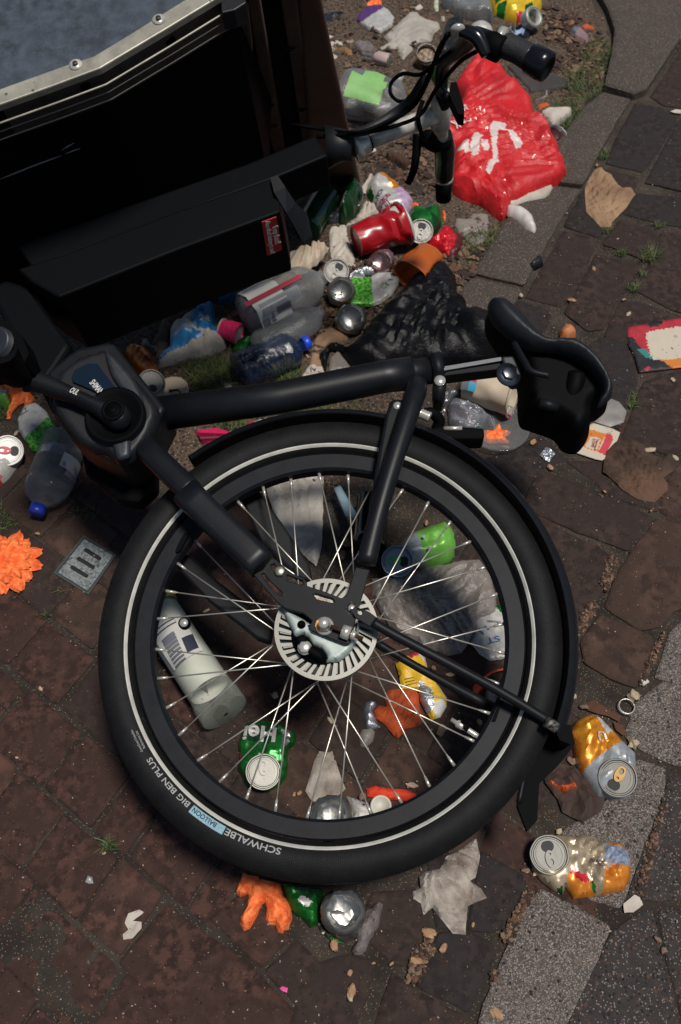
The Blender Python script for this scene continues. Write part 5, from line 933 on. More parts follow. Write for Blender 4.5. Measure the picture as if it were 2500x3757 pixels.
# -- bottles --
def bottle(label, r, a, za, b, zb, R, prof, mats, regs=(), squash=.9, crum=(25, .004), seed=1, wob=.003, cap=None, name='plastic_bottle', parts=None):
    """prof: (fraction of the length, fraction of R) from base a to mouth b"""
    P0, P1 = G(r, *a, za), G(r, *b, zb); L = np.linalg.norm(P1-P0); t = Thing(name, label, 'bottle', (P0[0], P0[1], 0), GB)
    pp = [(f*L, q*R) for f, q in prof]
    t.P0, t.P1, t.L, t.R = P0, P1, L, R
    t.body = t.add('body', lathe(pp, P0, P1, 48, squash, regs, crum, seed, wob=wob, cap=False, sdir=(0, 0, 1)), mats, sharp=50)
    if cap is not None:
        d = unit(P1-P0); t.add('cap', lathe([(-.004, .0135), (-.004, .0148), (.010, .0148), (.012, .0135), (.012, .0001)], P1, P1+d, 28, cap=False), cap)
    return t
def wrap_text(t, s_, f0, f1, th, hgt, m, flip=False):
    """text running along the bottle between length fractions f0..f1 at angle th (90 = top)"""
    V, Fc, w, ch = text2d(s_, .01); u, v, a = frame_of(t.P1-t.P0); v = unit(np.array([0, 0, 1.])-a*a[2]); u = np.cross(v, a); o = []; o2 = []
    for x, y in V:
        if flip: x, y = w-x, -y
        tt = (f0+(f1-f0)*x/w)*t.L; q = math.radians(th)+(y/ch*hgt)/t.R
        for off, lst in ((.0022, o), (.0016, o2)): lst.append(t.P0+a*tt+(u*math.cos(q)+v*math.sin(q))*(t.R+off))
    n = len(o); ec_ = {(f[i], f[(i+1)%len(f)]) for f in Fc for i in range(len(f))}
    t.add('lettering', (o+o2, list(Fc)+[tuple(i+n for i in reversed(f)) for f in Fc]+[(b_, a_, a_+n, b_+n) for a_, b_ in ec_ if (b_, a_) not in ec_]), m, parent=t.body, smooth=False)
ribs = [(0, .05), (.005, .75), (.02, .93), (.05, 1)]
for i in range(34): f = .06+.62*i/34; ribs += [(f, 1.0), (f+.009, .955)]
ribs += [(.70, 1.0), (.78, .97), (.86, .80), (.92, .52), (.95, .36), (.99, .34), (1, .34)]
labw = mat('label_white', '#b3b2ae', .55, bump=(100,.2,.0005)); labt = mat('label_clear_white', '#8d9296', .4, trans=-.5)
t = bottle('clear ribbed water bottle with a blue cap beside the motor', 'M', (560, 1010), .045, (315, 1600), .03, .043, ribs, [clear, labw, labt], [(24, 40, 60, 150, 2), (28, 38, 95, 125, 1)], .85, (30, .005), 4, cap=capb)
TC = t
p15 = [(0, .1), (.01, .55), (.04, .85), (.08, .98), (.12, 1), (.16, 1), (.3, 1), (.45, 1), (.6, 1), (.66, 1), (.70, .985), (.78, .93), (.85, .75), (.91, .5), (.95, .34), (.98, .32), (1, .32)]
t = bottle('large clear drink bottle with a white bar code label and red print', 'Q', (880, 430), .055, (1450, 130), .06, .053, p15, [clear, labw, mat('label_red', '#9a1c3a', .5, trans=-.75)], [(4, 8, 205, 262, 1), (5, 9, 330, 360, 2), (5, 9, 0, 20, 2)], .9, (18, .006), 6)
T1 = t
# bar-code label lies along the camera-facing side
def cyl_patch(t, f0, f1, th0, th1, off=.0015, nf=10, nt_=8):
    a = unit(t.P1-t.P0); v = unit(np.array([0, 0, 1.])-a*a[2]); u = np.cross(v, a); V, Fc = [], []
    for k in range(2):
        for i in range(nf+1):
            for j in range(nt_+1):
                q = math.radians(th0+(th1-th0)*j/nt_); V.append(t.P0+a*t.L*(f0+(f1-f0)*i/nf)+(u*math.cos(q)+v*math.sin(q)*.95)*(t.R+off-k*.0006))
    m = (nf+1)*(nt_+1)
    for i in range(nf):
        for j in range(nt_): q = i*(nt_+1)+j; Fc += [(q, q+1, q+nt_+2, q+nt_+1), (m+q+nt_+1, m+q+nt_+2, m+q+1, m+q)]
    return V, Fc
def side_angle(t, r, p):      # angle round the bottle whose surface faces this pixel
    a = unit(t.P1-t.P0); v = unit(np.array([0, 0, 1.])-a*a[2]); u = np.cross(v, a); d = ray(*zp(r, p)); d = d/np.linalg.norm(d)
    o = CAMP-t.P0; o = o-a*(o@a); dd = d-a*(d@a); A_ = dd@dd; B_ = 2*o@dd; C2 = o@o-t.R**2; D_ = max(0, B_*B_-4*A_*C2); s_ = (-B_-math.sqrt(D_))/(2*A_); q = CAMP+d*s_-t.P0
    return math.degrees(math.atan2(q@v, q@u)), (q@a)/t.L
def patch_px(t, name, r, pts, m, off=.0015, parent=None):
    an = [side_angle(t, r, p) for p in pts]; th = [x[0] for x in an]; f = [x[1] for x in an]
    return t.add(name, cyl_patch(t, min(f), max(f), min(th), max(th), off), m, parent=parent or t.body)
def surf(t, r, p, off):
    th, f = side_angle(t, r, p); a = unit(t.P1-t.P0); v = unit(np.array([0, 0, 1.])-a*a[2]); u = np.cross(v, a); q = math.radians(th); n = u*math.cos(q)+v*math.sin(q); return t.P0+a*f*t.L+n*(t.R+off), n
lbc = patch_px(TC, 'label', 'M', [(505,1190),(490,1245),(690,1290),(660,1390)], labw, .001); patch_px(TC, 'label', 'M', [(540,1290),(600,1400),(560,1330),(660,1340)], labt, .0008)
c0, n0 = surf(TC, 'M', (515,1215), .004); c1, _ = surf(TC, 'M', (680,1330), .004); TC.add('lettering', text_on('CHAUDFONTAINE', c1, c0, n0, .0085, .012), mat('ink_blue', '#2f4f80', .5), parent=lbc, smooth=False)
lb = patch_px(t, 'label', 'Q', [(990,420),(1015,525),(1195,290),(1225,385)], labw)
pr_ = patch_px(t, 'red_print', 'Q', [(880,318),(905,332),(1270,105),(1290,125)], mat('label_red', '#9a1c3a', .5), .001)
patch_px(t, 'clear_label', 'Q', [(980,330),(1010,380),(1250,180),(1290,270)], labt, .0008)
for i in range(9):
    x = 1105+i*11; y = 365-i*5.6; patch_px(t, 'bar_code', 'Q', [(x,y-25),(x+5,y-27),(x+16,y+18),(x+20,y+16)], ink, .0022, lb)
for i in range(6): patch_px(t, 'label_text', 'Q', [(1062+i*7,388+i*20-60),(1066+i*7,388+i*20-60),(1072+i*7,396+i*20-60),(1075,400+i*20-60)], mat('ink_grey', '#5e6068', .6), .002, lb)
patch_px(t, 'label_box', 'Q', [(1010,440),(1020,500),(1055,415),(1065,480)], mat('ink_grey', '#5e6068', .6), .002, lb)
bottle('second clear bottle lying between the labelled bottle and the blue bottle', 'Q', (960, 660), .035, (1440, 370), .04, .036, p15, [clear, labw], [], .85, (30, .006), 8)
bl = [(0, .1), (.01, .6), (.03, .9), (.05, .98)]
for i in range(9): f = .07+.068*i; bl += [(f, 1.0), (f+.03, 1.0), (f+.036, .93), (f+.05, .93)]
bl += [(.72, 1), (.80, .9), (.87, .65), (.92, .38), (.95, .33), (1, .33)]
bottle('crushed translucent blue water bottle with a blue cap above the seat tube', 'Q', (825, 810), .040, (1305, 612), .030, .043, bl, [clearb], [], .8, (26, .008), 9, cap=mat('cap_blue_bright', '#1440b8', .4))
bottle('large crushed clear bottle with a torn green label on the soil', 'K', (135, 470), .06, (500, 560), .05, .068, p15, [clear, mat('label_lime_pale', '#7fb06a', .6, bump=(80,.4,.001), var=(30,'#6c9c58',.2))], [(5, 9, 85, 150, 1), (6, 8, 60, 85, 1)], .72, (16, .020), 11, wob=.01)
bottle('small clear bottle with a pale label on the soil near the top', 'K', (405, 320), .014, (265, 290), .014, .019, [(0,.1),(.02,.9),(.06,1),(.5,1),(.6,.7),(.7,.45),(1,.42)], [clear, mat('label_pinkish', '#a08c88', .6)], [(2, 4, 0, 359, 1)], 1, (40, .003), 12)
gp = [(0, .1), (.006, .7), (.015, .98), (.03, 1), (.12, 1), (.16, .96), (.2, .93), (.5, .92), (.8, .92), (.9, .92), (1.0, .92)]
t = bottle('pale glass bottle with a white printed label seen through the left spokes', 'E', (1040, 1030), .036, (720, 545), .034, .040, gp, [glassg], [], 1, None, 13, wob=0, name='glass_bottle')
t.add('inner_wrap', lathe([(t.L*.22, .034), (t.L*.26, .0362), (t.L*.95, .0362)], t.P0, t.P1, 40, cap=False, sdir=(0,0,1)), frost, parent=t.body)
lb = patch_px(t, 'label', 'E', [(700,655),(830,580),(800,820),(935,735)], labw, .001)
for i in range(8): patch_px(t, 'label_text', 'E', [(745+i*9,690+i*17),(805+i*7,655+i*16),(748+i*9,695+i*17),(808+i*7,661+i*16)], mat('ink_grey', '#5e6068', .6), .0016, lb)
for i in range(9): patch_px(t, 'bar_code', 'E', [(838+i*3.2,682+i*7.5),(885+i*3.2,660+i*7),(839+i*3.2,685+i*7.5),(886+i*3.2,664+i*7)], ink, .0016, lb)
patch_px(t, 'label_box', 'E', [(712,650),(805,596),(720,662),(812,606)], ink, .0016, lb); patch_px(t, 'label_box', 'E', [(718,652),(806,601),(725,657),(808,603)], labw, .0021, lb)
t.add('foil_collar', lathe([(t.L*.97, .0385), (t.L*1.0, .039), (t.L*1.05, .037), (t.L*1.1, .030), (t.L*1.16, .02)], t.P0, t.P1, 32, crum=(60,.003), cap=False, regs=[(0,2,0,180,1)]), [mat('foil_blue', '#4a78a0', .4, metal=.3), mat('foil_yellow', '#c7a91e', .4, metal=.2)], parent=t.body)
# dark green bottle in the shade, dark blue can behind the hub
bottle('dark green glass bottle in the shade under the steering beam', 'I', (830, 480), .035, (980, 230), .04, .034, gp, [mat('glass_green', '#0c3320', .15, spec=.6)], [], 1, None, 14, wob=0, name='glass_bottle')
t = bottle('dark bottle with a pale blue label between the spokes above the hub', 'L', (1180, 300), .03, (1230, -170), .035, .033, gp, [mat('glass_dark', '#07090c', .12, spec=.7)], [], 1, None, 15, wob=0, name='glass_bottle')
t.add('label', relief([(770,115),(800,100),(880,260),(900,350),(880,370),(840,330),(780,180)], 'C', GF, 0, .004, .01, .004, (20,.004), (), 2, 'sheet') if False else relief([(1230,175),(1250,170),(1330,320),(1350,390),(1330,410),(1290,370),(1240,220)], 's', GF, 0, .004, .01, .004, (20,.004), (), 2, 'sheet') if False else relief([(1225,1790),(1250,1780),(1310,1885),(1300,1900),(1270,1895)], 's', GF, .05, .004, .01, .004, (20,.004), (), 2, 'sheet'), mat('label_pale_blue', '#7f98a6', .6, spots=[(700, '#3c4c58', .5, .3)]), parent=t.body)
# -- cups --
def cup(label, r, a, za, b, zb, Ra, Rb, mats, squash=.9, crum=(20, .004), seed=1, rings=True, regs=(), rim=None):
    """a = closed base, b = open mouth"""
    P0, P1 = G(r, *a, za), G(r, *b, zb); L = np.linalg.norm(P1-P0); t = Thing('drinks_cup', label, 'cup', (P0[0], P0[1], 0), GU); n = 16; prof = [(.004, .0001), (.004, Ra*.88), (0, Ra*.93)]
    for i in range(n+1):
        f = i/n; rr = Ra+(Rb-Ra)*f
        if rings and f > .72: rr += .0012*(1 if int(f*n) % 2 else -1)
        prof.append((f*L, rr))
    t.P0, t.P1, t.L, t.R = P0, P1, L, (Ra+Rb)/2
    prof += [(L+.001, Rb+.0025), (L-.001, Rb+.003), (L-.002, Rb*.95), (L*.5, (Ra+Rb)/2*.90), (L*.06, Ra*.88), (L*.05, .0001)]
    t.body = t.add('body', lathe(prof, P0, P1, 48, squash, list(regs)+[(20, 30, 0, 360, 1)], crum, seed, wob=.004, cap=False, sdir=(0,0,1)), mats, sharp=40)
    if rim: t.add('rim', tube([P0+(P1-P0)*1.0+q for q in [np.array([0,0,0])]]*2, .001) if False else lathe([(L-.002, Rb+.002), (L+.001, Rb+.0045), (L+.0035, Rb+.003), (L+.002, Rb+.0005)], P0, P1, 48, squash, cap=False, sdir=(0,0,1)), rim)
    return t
cup('crushed bright red party cup with a white rim', 'J', (355, 640), .045, (735, 490), .055, .033, .050, [redcup, mat('cup_inside_white', '#b0aba6', .4)], .9, (13, .018), 3, rim=mat('cup_inside_white', '#b0aba6', .4))
t = cup('white paper cup with red and blue squares lying left of the saddle', 'N', (480, 290), .036, (800, 370), .045, .029, .042, [cream, mat('cup_inside', '#a09684', .7)], 1, None, 4, rings=False, rim=cream)
for nm, pts, m in (('red_mark', [(510,240),(520,278),(560,232),(552,280)], mat('mark_red','#a01c2a',.5)), ('blue_mark', [(505,282),(512,335),(550,280),(545,338)], mat('mark_blue','#3f93b5',.5))): patch_px(t, nm, 'N', pts, m, .004)
for i in range(4): patch_px(t, 'label_text', 'N', [(465+i*9,248+i*0),(470+i*9,248),(465+i*9,328),(470+i*9,330)], mat('ink_grey', '#5e6068', .6), .003)
cup('translucent amber plastic cup poking out behind the black bag', 'J', (955, 745), .04, (790, 920), .04, .033, .040, [mat('amber_plastic', '#a8541c', .25, trans=-.8, coat=.3), mat('amber_plastic', '#a8541c')], .85, (20, .006), 5, rings=False)
piece('crushed_cup', 'crushed clear plastic cup in front of the white paper cup', 'cup', [(360,430),(380,390),(440,365),(530,370),(590,420),(650,470),(700,540),(680,590),(600,580),(500,575),(420,580),(370,520)], 'N', mat('clear_cup', '#83868f', .12, trans=-.22, bump=(40,.8,.004)), group=GU, H=.025, edge=.02, cell=.004, crum=(22, .04), kind='sheet', seed=3, zo=.02)
t = T_('cup_lid', 'large clear round plastic lid with a small pink logo under the rear light', 'lid', 'N', (700, 600)); c = G('N', 690, 590, .006)
t.add('disc', lathe([(0, .062), (.004, .064), (.006, .062), (.003, .058), (.002, .0001)], c, c+np.array([0,0,1.]), 48, cap=False), clear); t.add('lettering', disc(G('N', 760, 515, .012), [0,0,1], .0075, .001), mat('print_magenta', '#8a2050', .5)); t.add('lettering', disc(G('N', 760, 515, .0132), [0,0,1], .0055, .0006), mat('print_dark', '#1a1216', .5))
for p0_, p1_ in (((560,545),(600,580)), ((640,540),(680,575))): t.add('green_mark', relief([(p0_[0]-25,p0_[1]),(p0_[0],p0_[1]+2),(p1_[0],p1_[1]),(p1_[0]-40,p1_[1]+5)], 'N', GF, .012, .001, .01, .004, None, (), 1, 'sheet'), mat('leaf_green_print', '#1f5a34', .5))
piece('white_cup_piece', 'torn white paper cup wall by the kerb right of the red bag', 'cup piece', [(550,810),(600,780),(780,778),(785,800),(740,850),(640,915),(600,880)], 'U', paper, H=.022, edge=.02, crum=(12, .006), kind='sheet', seed=4, zo=.01)
# -- plastic film, cartons --
piece('plastic_bag', 'flattened clear plastic bag behind the spokes right of the hub', 'bag', [(145,400),(270,390),(390,345),(560,325),(640,320),(690,380),(720,480),(720,560),(640,600),(600,680),(560,740),(500,755),(400,720),(250,660),(180,560),(150,480)], 'F', clear2, H=.016, edge=.02, cell=.005, crum=(24, .022), kind='sheet', seed=7, jag=.002)
t = T_('snack_carton', 'torn yellow carton with silver foil under the spokes', 'carton', 'F', (370, 880))
t.add('sheet', relief([(255,795),(300,760),(350,740),(390,765),(405,830),(440,880),(490,950),(490,990),(460,1040),(420,1055),(390,1010),(365,960),(360,915),(280,915),(270,850)], 'F', GF, .004, .010, .01, .004, (26, .012), [('F', [(410,990),(470,970),(492,1000),(440,1055)], 1), ('F', [(360,880),(420,920),(430,1000),(400,1040),(355,960)], 2), ('F', [(300,760),(355,738),(375,760),(320,790)], 3), ('F', [(345,740),(390,760),(410,800),(500,960),(485,960),(400,820)], 4)], 5, 'sheet', jag=.0006), [yelp, labw, foil, cardred, labw], sharp=26)
for i in range(7): t.add('label_text', text_on('the quick mix of oats', G('F', 285+i*3, 810+i*14, .016), G('F', 360+i*3, 800+i*14, .016), np.array([0,0,1.]), .002, 0, off=.002+i*.0004) if False else relief([(283+i*3, 810+i*14), (362+i*2, 800+i*13), (362+i*2, 803+i*13), (283+i*3, 813+i*14)], 'F', GF, .012, .003, .01, .004, None, (), 1, 'sheet'), mat('ink_brown', '#4a3a12', .6))
t = T_('foil_wrapper', 'red crumpled wrapper with gold stitching in the grass below the green can', 'wrapper', 'J', (1050, 650))
t.add('sheet', relief([(880,660),(960,620),(1030,570),(1070,510),(1150,530),(1210,580),(1240,640),(1220,710),(1160,760),(1110,780),(1060,730),(1000,700)], 'J', GF, 0, .02, .02, .004, (36, .018), [('J', [(1100,500),(1250,600),(1250,700),(1160,780),(1100,780),(1180,650)], 1)], 6, 'sheet', jag=.0008), [mat('wrapper_red', '#b3141f', .3, metal=.2, bump=(90,.5,.002), spots=[(120,'#d8b0a8',.9,.3)]), mat('wrapper_maroon', '#4a1016', .5)], sharp=24)
t = T_('blue_white_bag', 'crumpled blue and white paper bag under the battery box', 'bag', 'Q', (500, 500))
t.add('sheet', relief([(335,520),(350,480),(430,430),(490,390),(530,340),(600,300),(660,330),(665,400),(660,480),(710,510),(745,570),(740,610),(620,685),(480,705),(300,745),(250,760),(260,700),(330,640)], 'Q', GF, 0, .045, .04, .0045, (22, .022), [('Q', [(500,420),(530,340),(610,295),(670,335),(660,490),(740,560),(740,580),(610,600),(560,560),(500,520)], 1), ('Q', [(330,600),(500,570),(570,600),(600,620),(480,660),(330,710),(250,760),(250,720)], 1), ('Q', [(410,435),(500,380),(510,420),(450,450)], 2), ('Q', [(335,570),(480,560),(520,590),(340,612)], 3), ('Q', [(560,460),(590,470),(620,445),(630,470),(600,500),(560,500)], 4)], 9, 'sheet', thick=.0015), [paper, blue, mat('royal_blue', '#1b4f9a', .5), mat('pale_blue', '#7d93b5', .5), paper, ], sharp=24)
piece('blue_plastic', 'dark blue plastic film in the shade behind the cream tray', 'plastic film', [(680,300),(690,200),(760,120),(850,60),(930,20),(1100,-20),(1090,40),(960,80),(880,200),(780,290)], 'Q', mat('blue_film', '#15577a', .35, bump=(60,.8,.004)), H=.03, edge=.03, crum=(22, .022), kind='sheet', seed=4)
cup('pink and white yoghurt cup between the blue bag and the clear bottle', 'Q', (840, 540), .03, (715, 500), .03, .022, .020, [pink, whitec], 1, (40, .002), 7, rings=False)
t = T_('hair_comb', 'bright pink plastic comb on the grass between the seat tube and the mudguard', 'comb', 'C', (980, 870)); cb = t.add('tray', relief([(898,855),(1000,840),(1060,860),(1100,870),(1100,885),(1040,895),(980,908),(930,905)], 'C', GF, .004, .010, .006, .003, None, (), 3), pink)
for i in range(16): t.add('tooth', tube([G('C', 912+i*8, 862+i*.3, .017), G('C', 930+i*7.5, 893-i*.5, .018)], .0012, seg=6), mat('pink_dark', '#7a0f34', .4), parent=cb)
piece('red_white_scrap', 'red and white crumpled foil scrap beside the pink comb', 'scrap', [(875,1185),(940,1172),(1050,1150),(1110,1140),(1200,1150),(1222,1170),(1150,1190),(960,1225),(900,1235)], 'Q', [whitec, redc], H=.015, edge=.01, crum=(40, .012), kind='sheet', seed=3, regions=[('Q', [(870,1180),(950,1170),(960,1230),(890,1240)], 1), ('Q', [(1060,1150),(1120,1138),(1115,1165)], 1)])
# -- spoon, caps, key ring, strap, straw --
t = T_('plastic_spoon', 'crumpled clear plastic spoon lying left of the dirty orange flower', 'spoon', 'F', (110, 1120)); t.add('bowl', relief([(80,1130),(95,1098),(140,1090),(160,1105),(150,1150),(120,1180),(92,1175)], 'F', GF, 0, .012, .012, .003, (50,.004), (), 3, 'sheet'), clear2); t.add('handle', relief([(105,1010),(115,970),(160,965),(170,990),(150,1010),(175,1070),(185,1085),(150,1100),(115,1090),(110,1050)], 'F', GF, 0, .01, .008, .003, (50,.012), (), 4, 'sheet'), foil)
t = T_('seal_strap', 'orange plastic tab with a thin curved strap near the inner rim', 'strap', 'F', (630, 915)); t.add('strap', tube([G('F', *p, .01) for p in [(640,890),(665,860),(700,835),(760,820)]], .0022, seg=8, smoothk=4), mat('coral_plastic', '#d3482a', .4)); t.add('tab', relief([(612,895),(650,890),(655,910),(640,925),(625,942),(610,930)], 'F', GF, 0, .008, .004, .002, None, (), 2, smooth_out=True), mat('coral_plastic', '#d3482a'))
for lb_, r, p, R, m in [('small round translucent white cap near the inner bottom of the rim', 'H', (185, 328), .0165, mat('cap_milky', '#b5b1a4', .5)), ('clear bottle cap lying under the mudguard strut', 'F', (718, 945), .018, clear2)]:
    t = T_('bottle_cap', lb_, 'cap', r, p, 'loose bottle caps'); c = G(r, *p, .0); t.add('cap', lathe([(0, R), (.010, R), (.013, R*.93), (.0125, R*.75), (.010, R*.70), (.010, .0001)], c, c+np.array([0, -.15, 1.]), 30, cap=False), m)
t = T_('key_ring', 'split steel key ring lying on the dark joint near the speckled slab', 'key ring', 'O', (1172, 575))
for dx, dz, rr in ((0, .002, .0130), (4, .004, .0126)):
    C_ = G('O', 1172+dx, 575-dx, dz); t.add('coil', tube([C_+np.array([math.cos(i*.262)*rr, math.sin(i*.262)*rr, dz*.2*math.sin(i*.26)]) for i in range(25)], .0011, seg=6), k_steel)
piece('gum_wrapper', 'tiny bright pink scrap alone on the lower bricks', 'scrap', [(1287,1162),(1300,1152),(1325,1160),(1322,1182),(1300,1175)], 'G', mat('hot_pink', '#c43a80', .6), H=.002, edge=.003, cell=.002, crum=(80,.002), kind='sheet')
piece('glass_shard', 'small pale grey shard alone on the lower left bricks', 'shard', [(392,672),(405,640),(425,650),(430,678),(410,680)], 'G', mat('shard_pale', '#8d9290', .3), H=.004, edge=.004, cell=.002, crum=(60,.003), kind='sheet')
piece('plastic_shard', 'clear pointed plastic shard at the inner bottom of the rim', 'shard', [(590,240),(680,220),(700,270),(660,292),(610,280)], 'R', clear2, H=.006, edge=.008, crum=(40,.004), kind='sheet')
piece('slate_piece', 'flat dark triangular slate piece in the soil behind the red bag', 'slate', [(300,470),(480,480),(600,515),(760,590),(740,640),(480,668),(420,600)], 'U', slate, H=.008, edge=.006, cell=.006, crum=(10,.002))
piece('bark_stick', 'dark brown knobbly stick on the soil below the stem', 'stick', [(205,712),(230,705),(270,720),(320,740),(330,760),(310,770),(295,775),(250,745),(215,735)], 'B', bark, H=.02, edge=.01, cell=.004, crum=(60,.008))
piece('pale_rag', 'faded pink and grey rag on the leaf litter near the kerb', 'rag', [(770,215),(800,190),(850,210),(890,250),(912,290),(890,312),(850,290),(800,260)], 'U', [mat('rag_pink', '#7d6468', .8, bump=(100,.6,.002)), mat('rag_grey','#5b646c',.8)], H=.012, edge=.01, crum=(36,.01), kind='sheet', regions=[('U', [(760,215),(800,185),(840,215),(800,250)], 1)])
piece('dark_wrapper', 'dark silver and blue crumpled wrapper under the handlebar grip', 'wrapper', [(970,160),(1020,145),(1060,165),(1120,140),(1155,155),(1130,190),(1060,200),(1000,195)], 'K', [mat('wrapper_dark', '#2a2e36', .3, metal=.5, bump=(60,.8,.003)), mat('pale_blue', '#7d93b5')], H=.02, edge=.02, crum=(30,.02), kind='sheet', regions=[('K', [(1045,160),(1090,150),(1100,190),(1055,195)], 1)])
piece('clear_tray', 'crushed clear plastic tray lying at the top edge', 'tray', [(665,0),(740,-30),(900,-20),(940,40),(945,100),(860,95),(780,80),(700,40)], 'K', clear, H=.04, edge=.03, cell=.006, crum=(16,.02), kind='sheet', seed=9)
piece('dark_cup', 'dark empty plastic pot in the soil behind the brake cables', 'pot', [(660,200),(690,120),(740,90),(790,110),(800,180),(760,230),(700,300),(665,290)], 'K', mat('pot_dark', '#14110f', .35), H=.035, edge=.03, crum=(14,.008))
piece('paper_flower_scrap', 'grey shrivelled tuft of fibre on the soil at the left of the sheet', 'fibre tuft', [(205,225),(240,215),(300,225),(330,260),(300,285),(250,275)], 'K', cotton, H=.015, edge=.015, crum=(50,.01))
piece('cotton_wad', 'grey fluffy cotton wads beside the domed can base', 'cotton', [(1100,1310),(1120,1260),(1140,1240),(1130,1150),(1160,1080),(1190,1020),(1210,970),(1260,960),(1290,920),(1330,905),(1362,930),(1345,980),(1335,1050),(1320,1120),(1290,1150),(1280,1180),(1240,1240),(1220,1310),(1170,1345),(1120,1345)], 'R', cotton, H=.022, edge=.018, cell=.003, crum=(45,.016))
t = T_('white_tube', 'short white pointed plastic tube on the soil by the cables', 'tube', 'K', (465, 400)); t.add('barrel', tube([G('K', 440, 430, .012), G('K', 475, 375, .014)], [.011, .007], seg=16), mat('tube_white', '#8f8d8a', .4))
piece('smoky_film', 'smoky clear plastic film on the soil right of the red wrapper', 'plastic film', [(1100,420),(1250,380),(1440,420),(1450,560),(1400,640),(1300,690),(1180,560)], 'J', clear2, H=.006, edge=.02, crum=(24,.01), kind='sheet', seed=9)
piece('crumpled_paper', 'small white tissue tucked behind the top of the passion fruit can', 'paper', [(395,190),(430,150),(470,95),(500,110),(450,180),(430,240),(400,230)], 'J', paper, group=GT, H=.01, edge=.01, base=.01, cell=.004, crum=(40,.015), kind='sheet', seed=12)
piece('crushed_tray', 'dark clear plastic tray crushed in the shade beside the dark green can', 'tray', [(60,380),(150,390),(260,420),(285,445),(240,480),(120,495),(40,450)], 'J', mat('smoked_plastic', '#2b2f33', .2, spec=.7), H=.02, edge=.015, crum=(30,.02), kind='sheet', seed=13)
piece('paper_scrap', 'pale paper strip lying along the lower edge of the blue bottle', 'paper', [(700,880),(760,870),(800,890),(790,925),(740,935),(720,910)], 'Q', paper, H=.006, edge=.008, cell=.003, crum=(50,.01), kind='sheet', seed=14)
piece('paper_scrap', 'white strip under the clear bottle above the blue bottle', 'paper', [(850,720),(900,690),(1010,640),(1005,665),(930,710),(870,735)], 'Q', paper, H=.006, edge=.008, cell=.003, base=.01, crum=(50,.01), kind='sheet', seed=15)
piece('paper_scrap', 'crumpled clear wrapper end in the shade left of the blue and white bag', 'wrapper', [(130,590),(180,570),(210,620),(270,650),(290,680),(240,690),(200,650),(150,640)], 'Q', clear2, H=.02, edge=.01, cell=.004, crum=(40,.02), kind='sheet', seed=16)
piece('paper_scrap', 'small white scrap at the end of the steering collar', 'paper', [(128,690),(160,680),(170,700),(130,712)], 'B', paper, H=.003, edge=.006, cell=.003, crum=(50,.004), kind='sheet', seed=17)
piece('paper_scrap', 'small white scrap on the joint at the far right edge', 'paper', [(1490,800),(1530,785),(1568,790),(1568,815),(1520,812)], 'U', paper, H=.003, edge=.006, cell=.003, crum=(50,.004), kind='sheet', seed=18)
piece('foil_lump', 'small green silver foil lump left of the crushed clear cup', 'foil', [(305,400),(320,350),(370,335),(430,345),(435,370),(400,385),(350,440),(330,500),(318,480),(340,430),(320,430)], 'N', foil, H=.014, edge=.01, cell=.0035, crum=(50,.018), kind='sheet', seed=19)
piece('cream_strip', 'small cream plastic strip on the soil under the white cup piece', 'strip', [(430,612),(530,610),(530,625),(440,630)], 'U', chip, H=.004, edge=.004, cell=.003, crum=(50,.002))
piece('curled_strip', 'curled clear strip on the soil behind the slate piece', 'strip', [(580,665),(610,660),(612,690),(580,720),(510,735),(505,725),(560,710),(585,690)], 'U', clear2, H=.01, edge=.006, cell=.003, crum=(50,.004), kind='sheet')
piece('orange_shell', 'half round orange brown shell behind the saddle nose', 'shell', [(490,1730),(510,1690),(550,1660),(610,1680),(640,1710),(640,1760),(560,1780),(500,1760)], 'P', mat('shell_orange', '#a8683e', .6, bump=(60,.4,.002)), H=.022, edge=.02, cell=.004, crum=(30,.003))
dkf = mat('dark_film', '#1c1f24', .3, spec=.6)
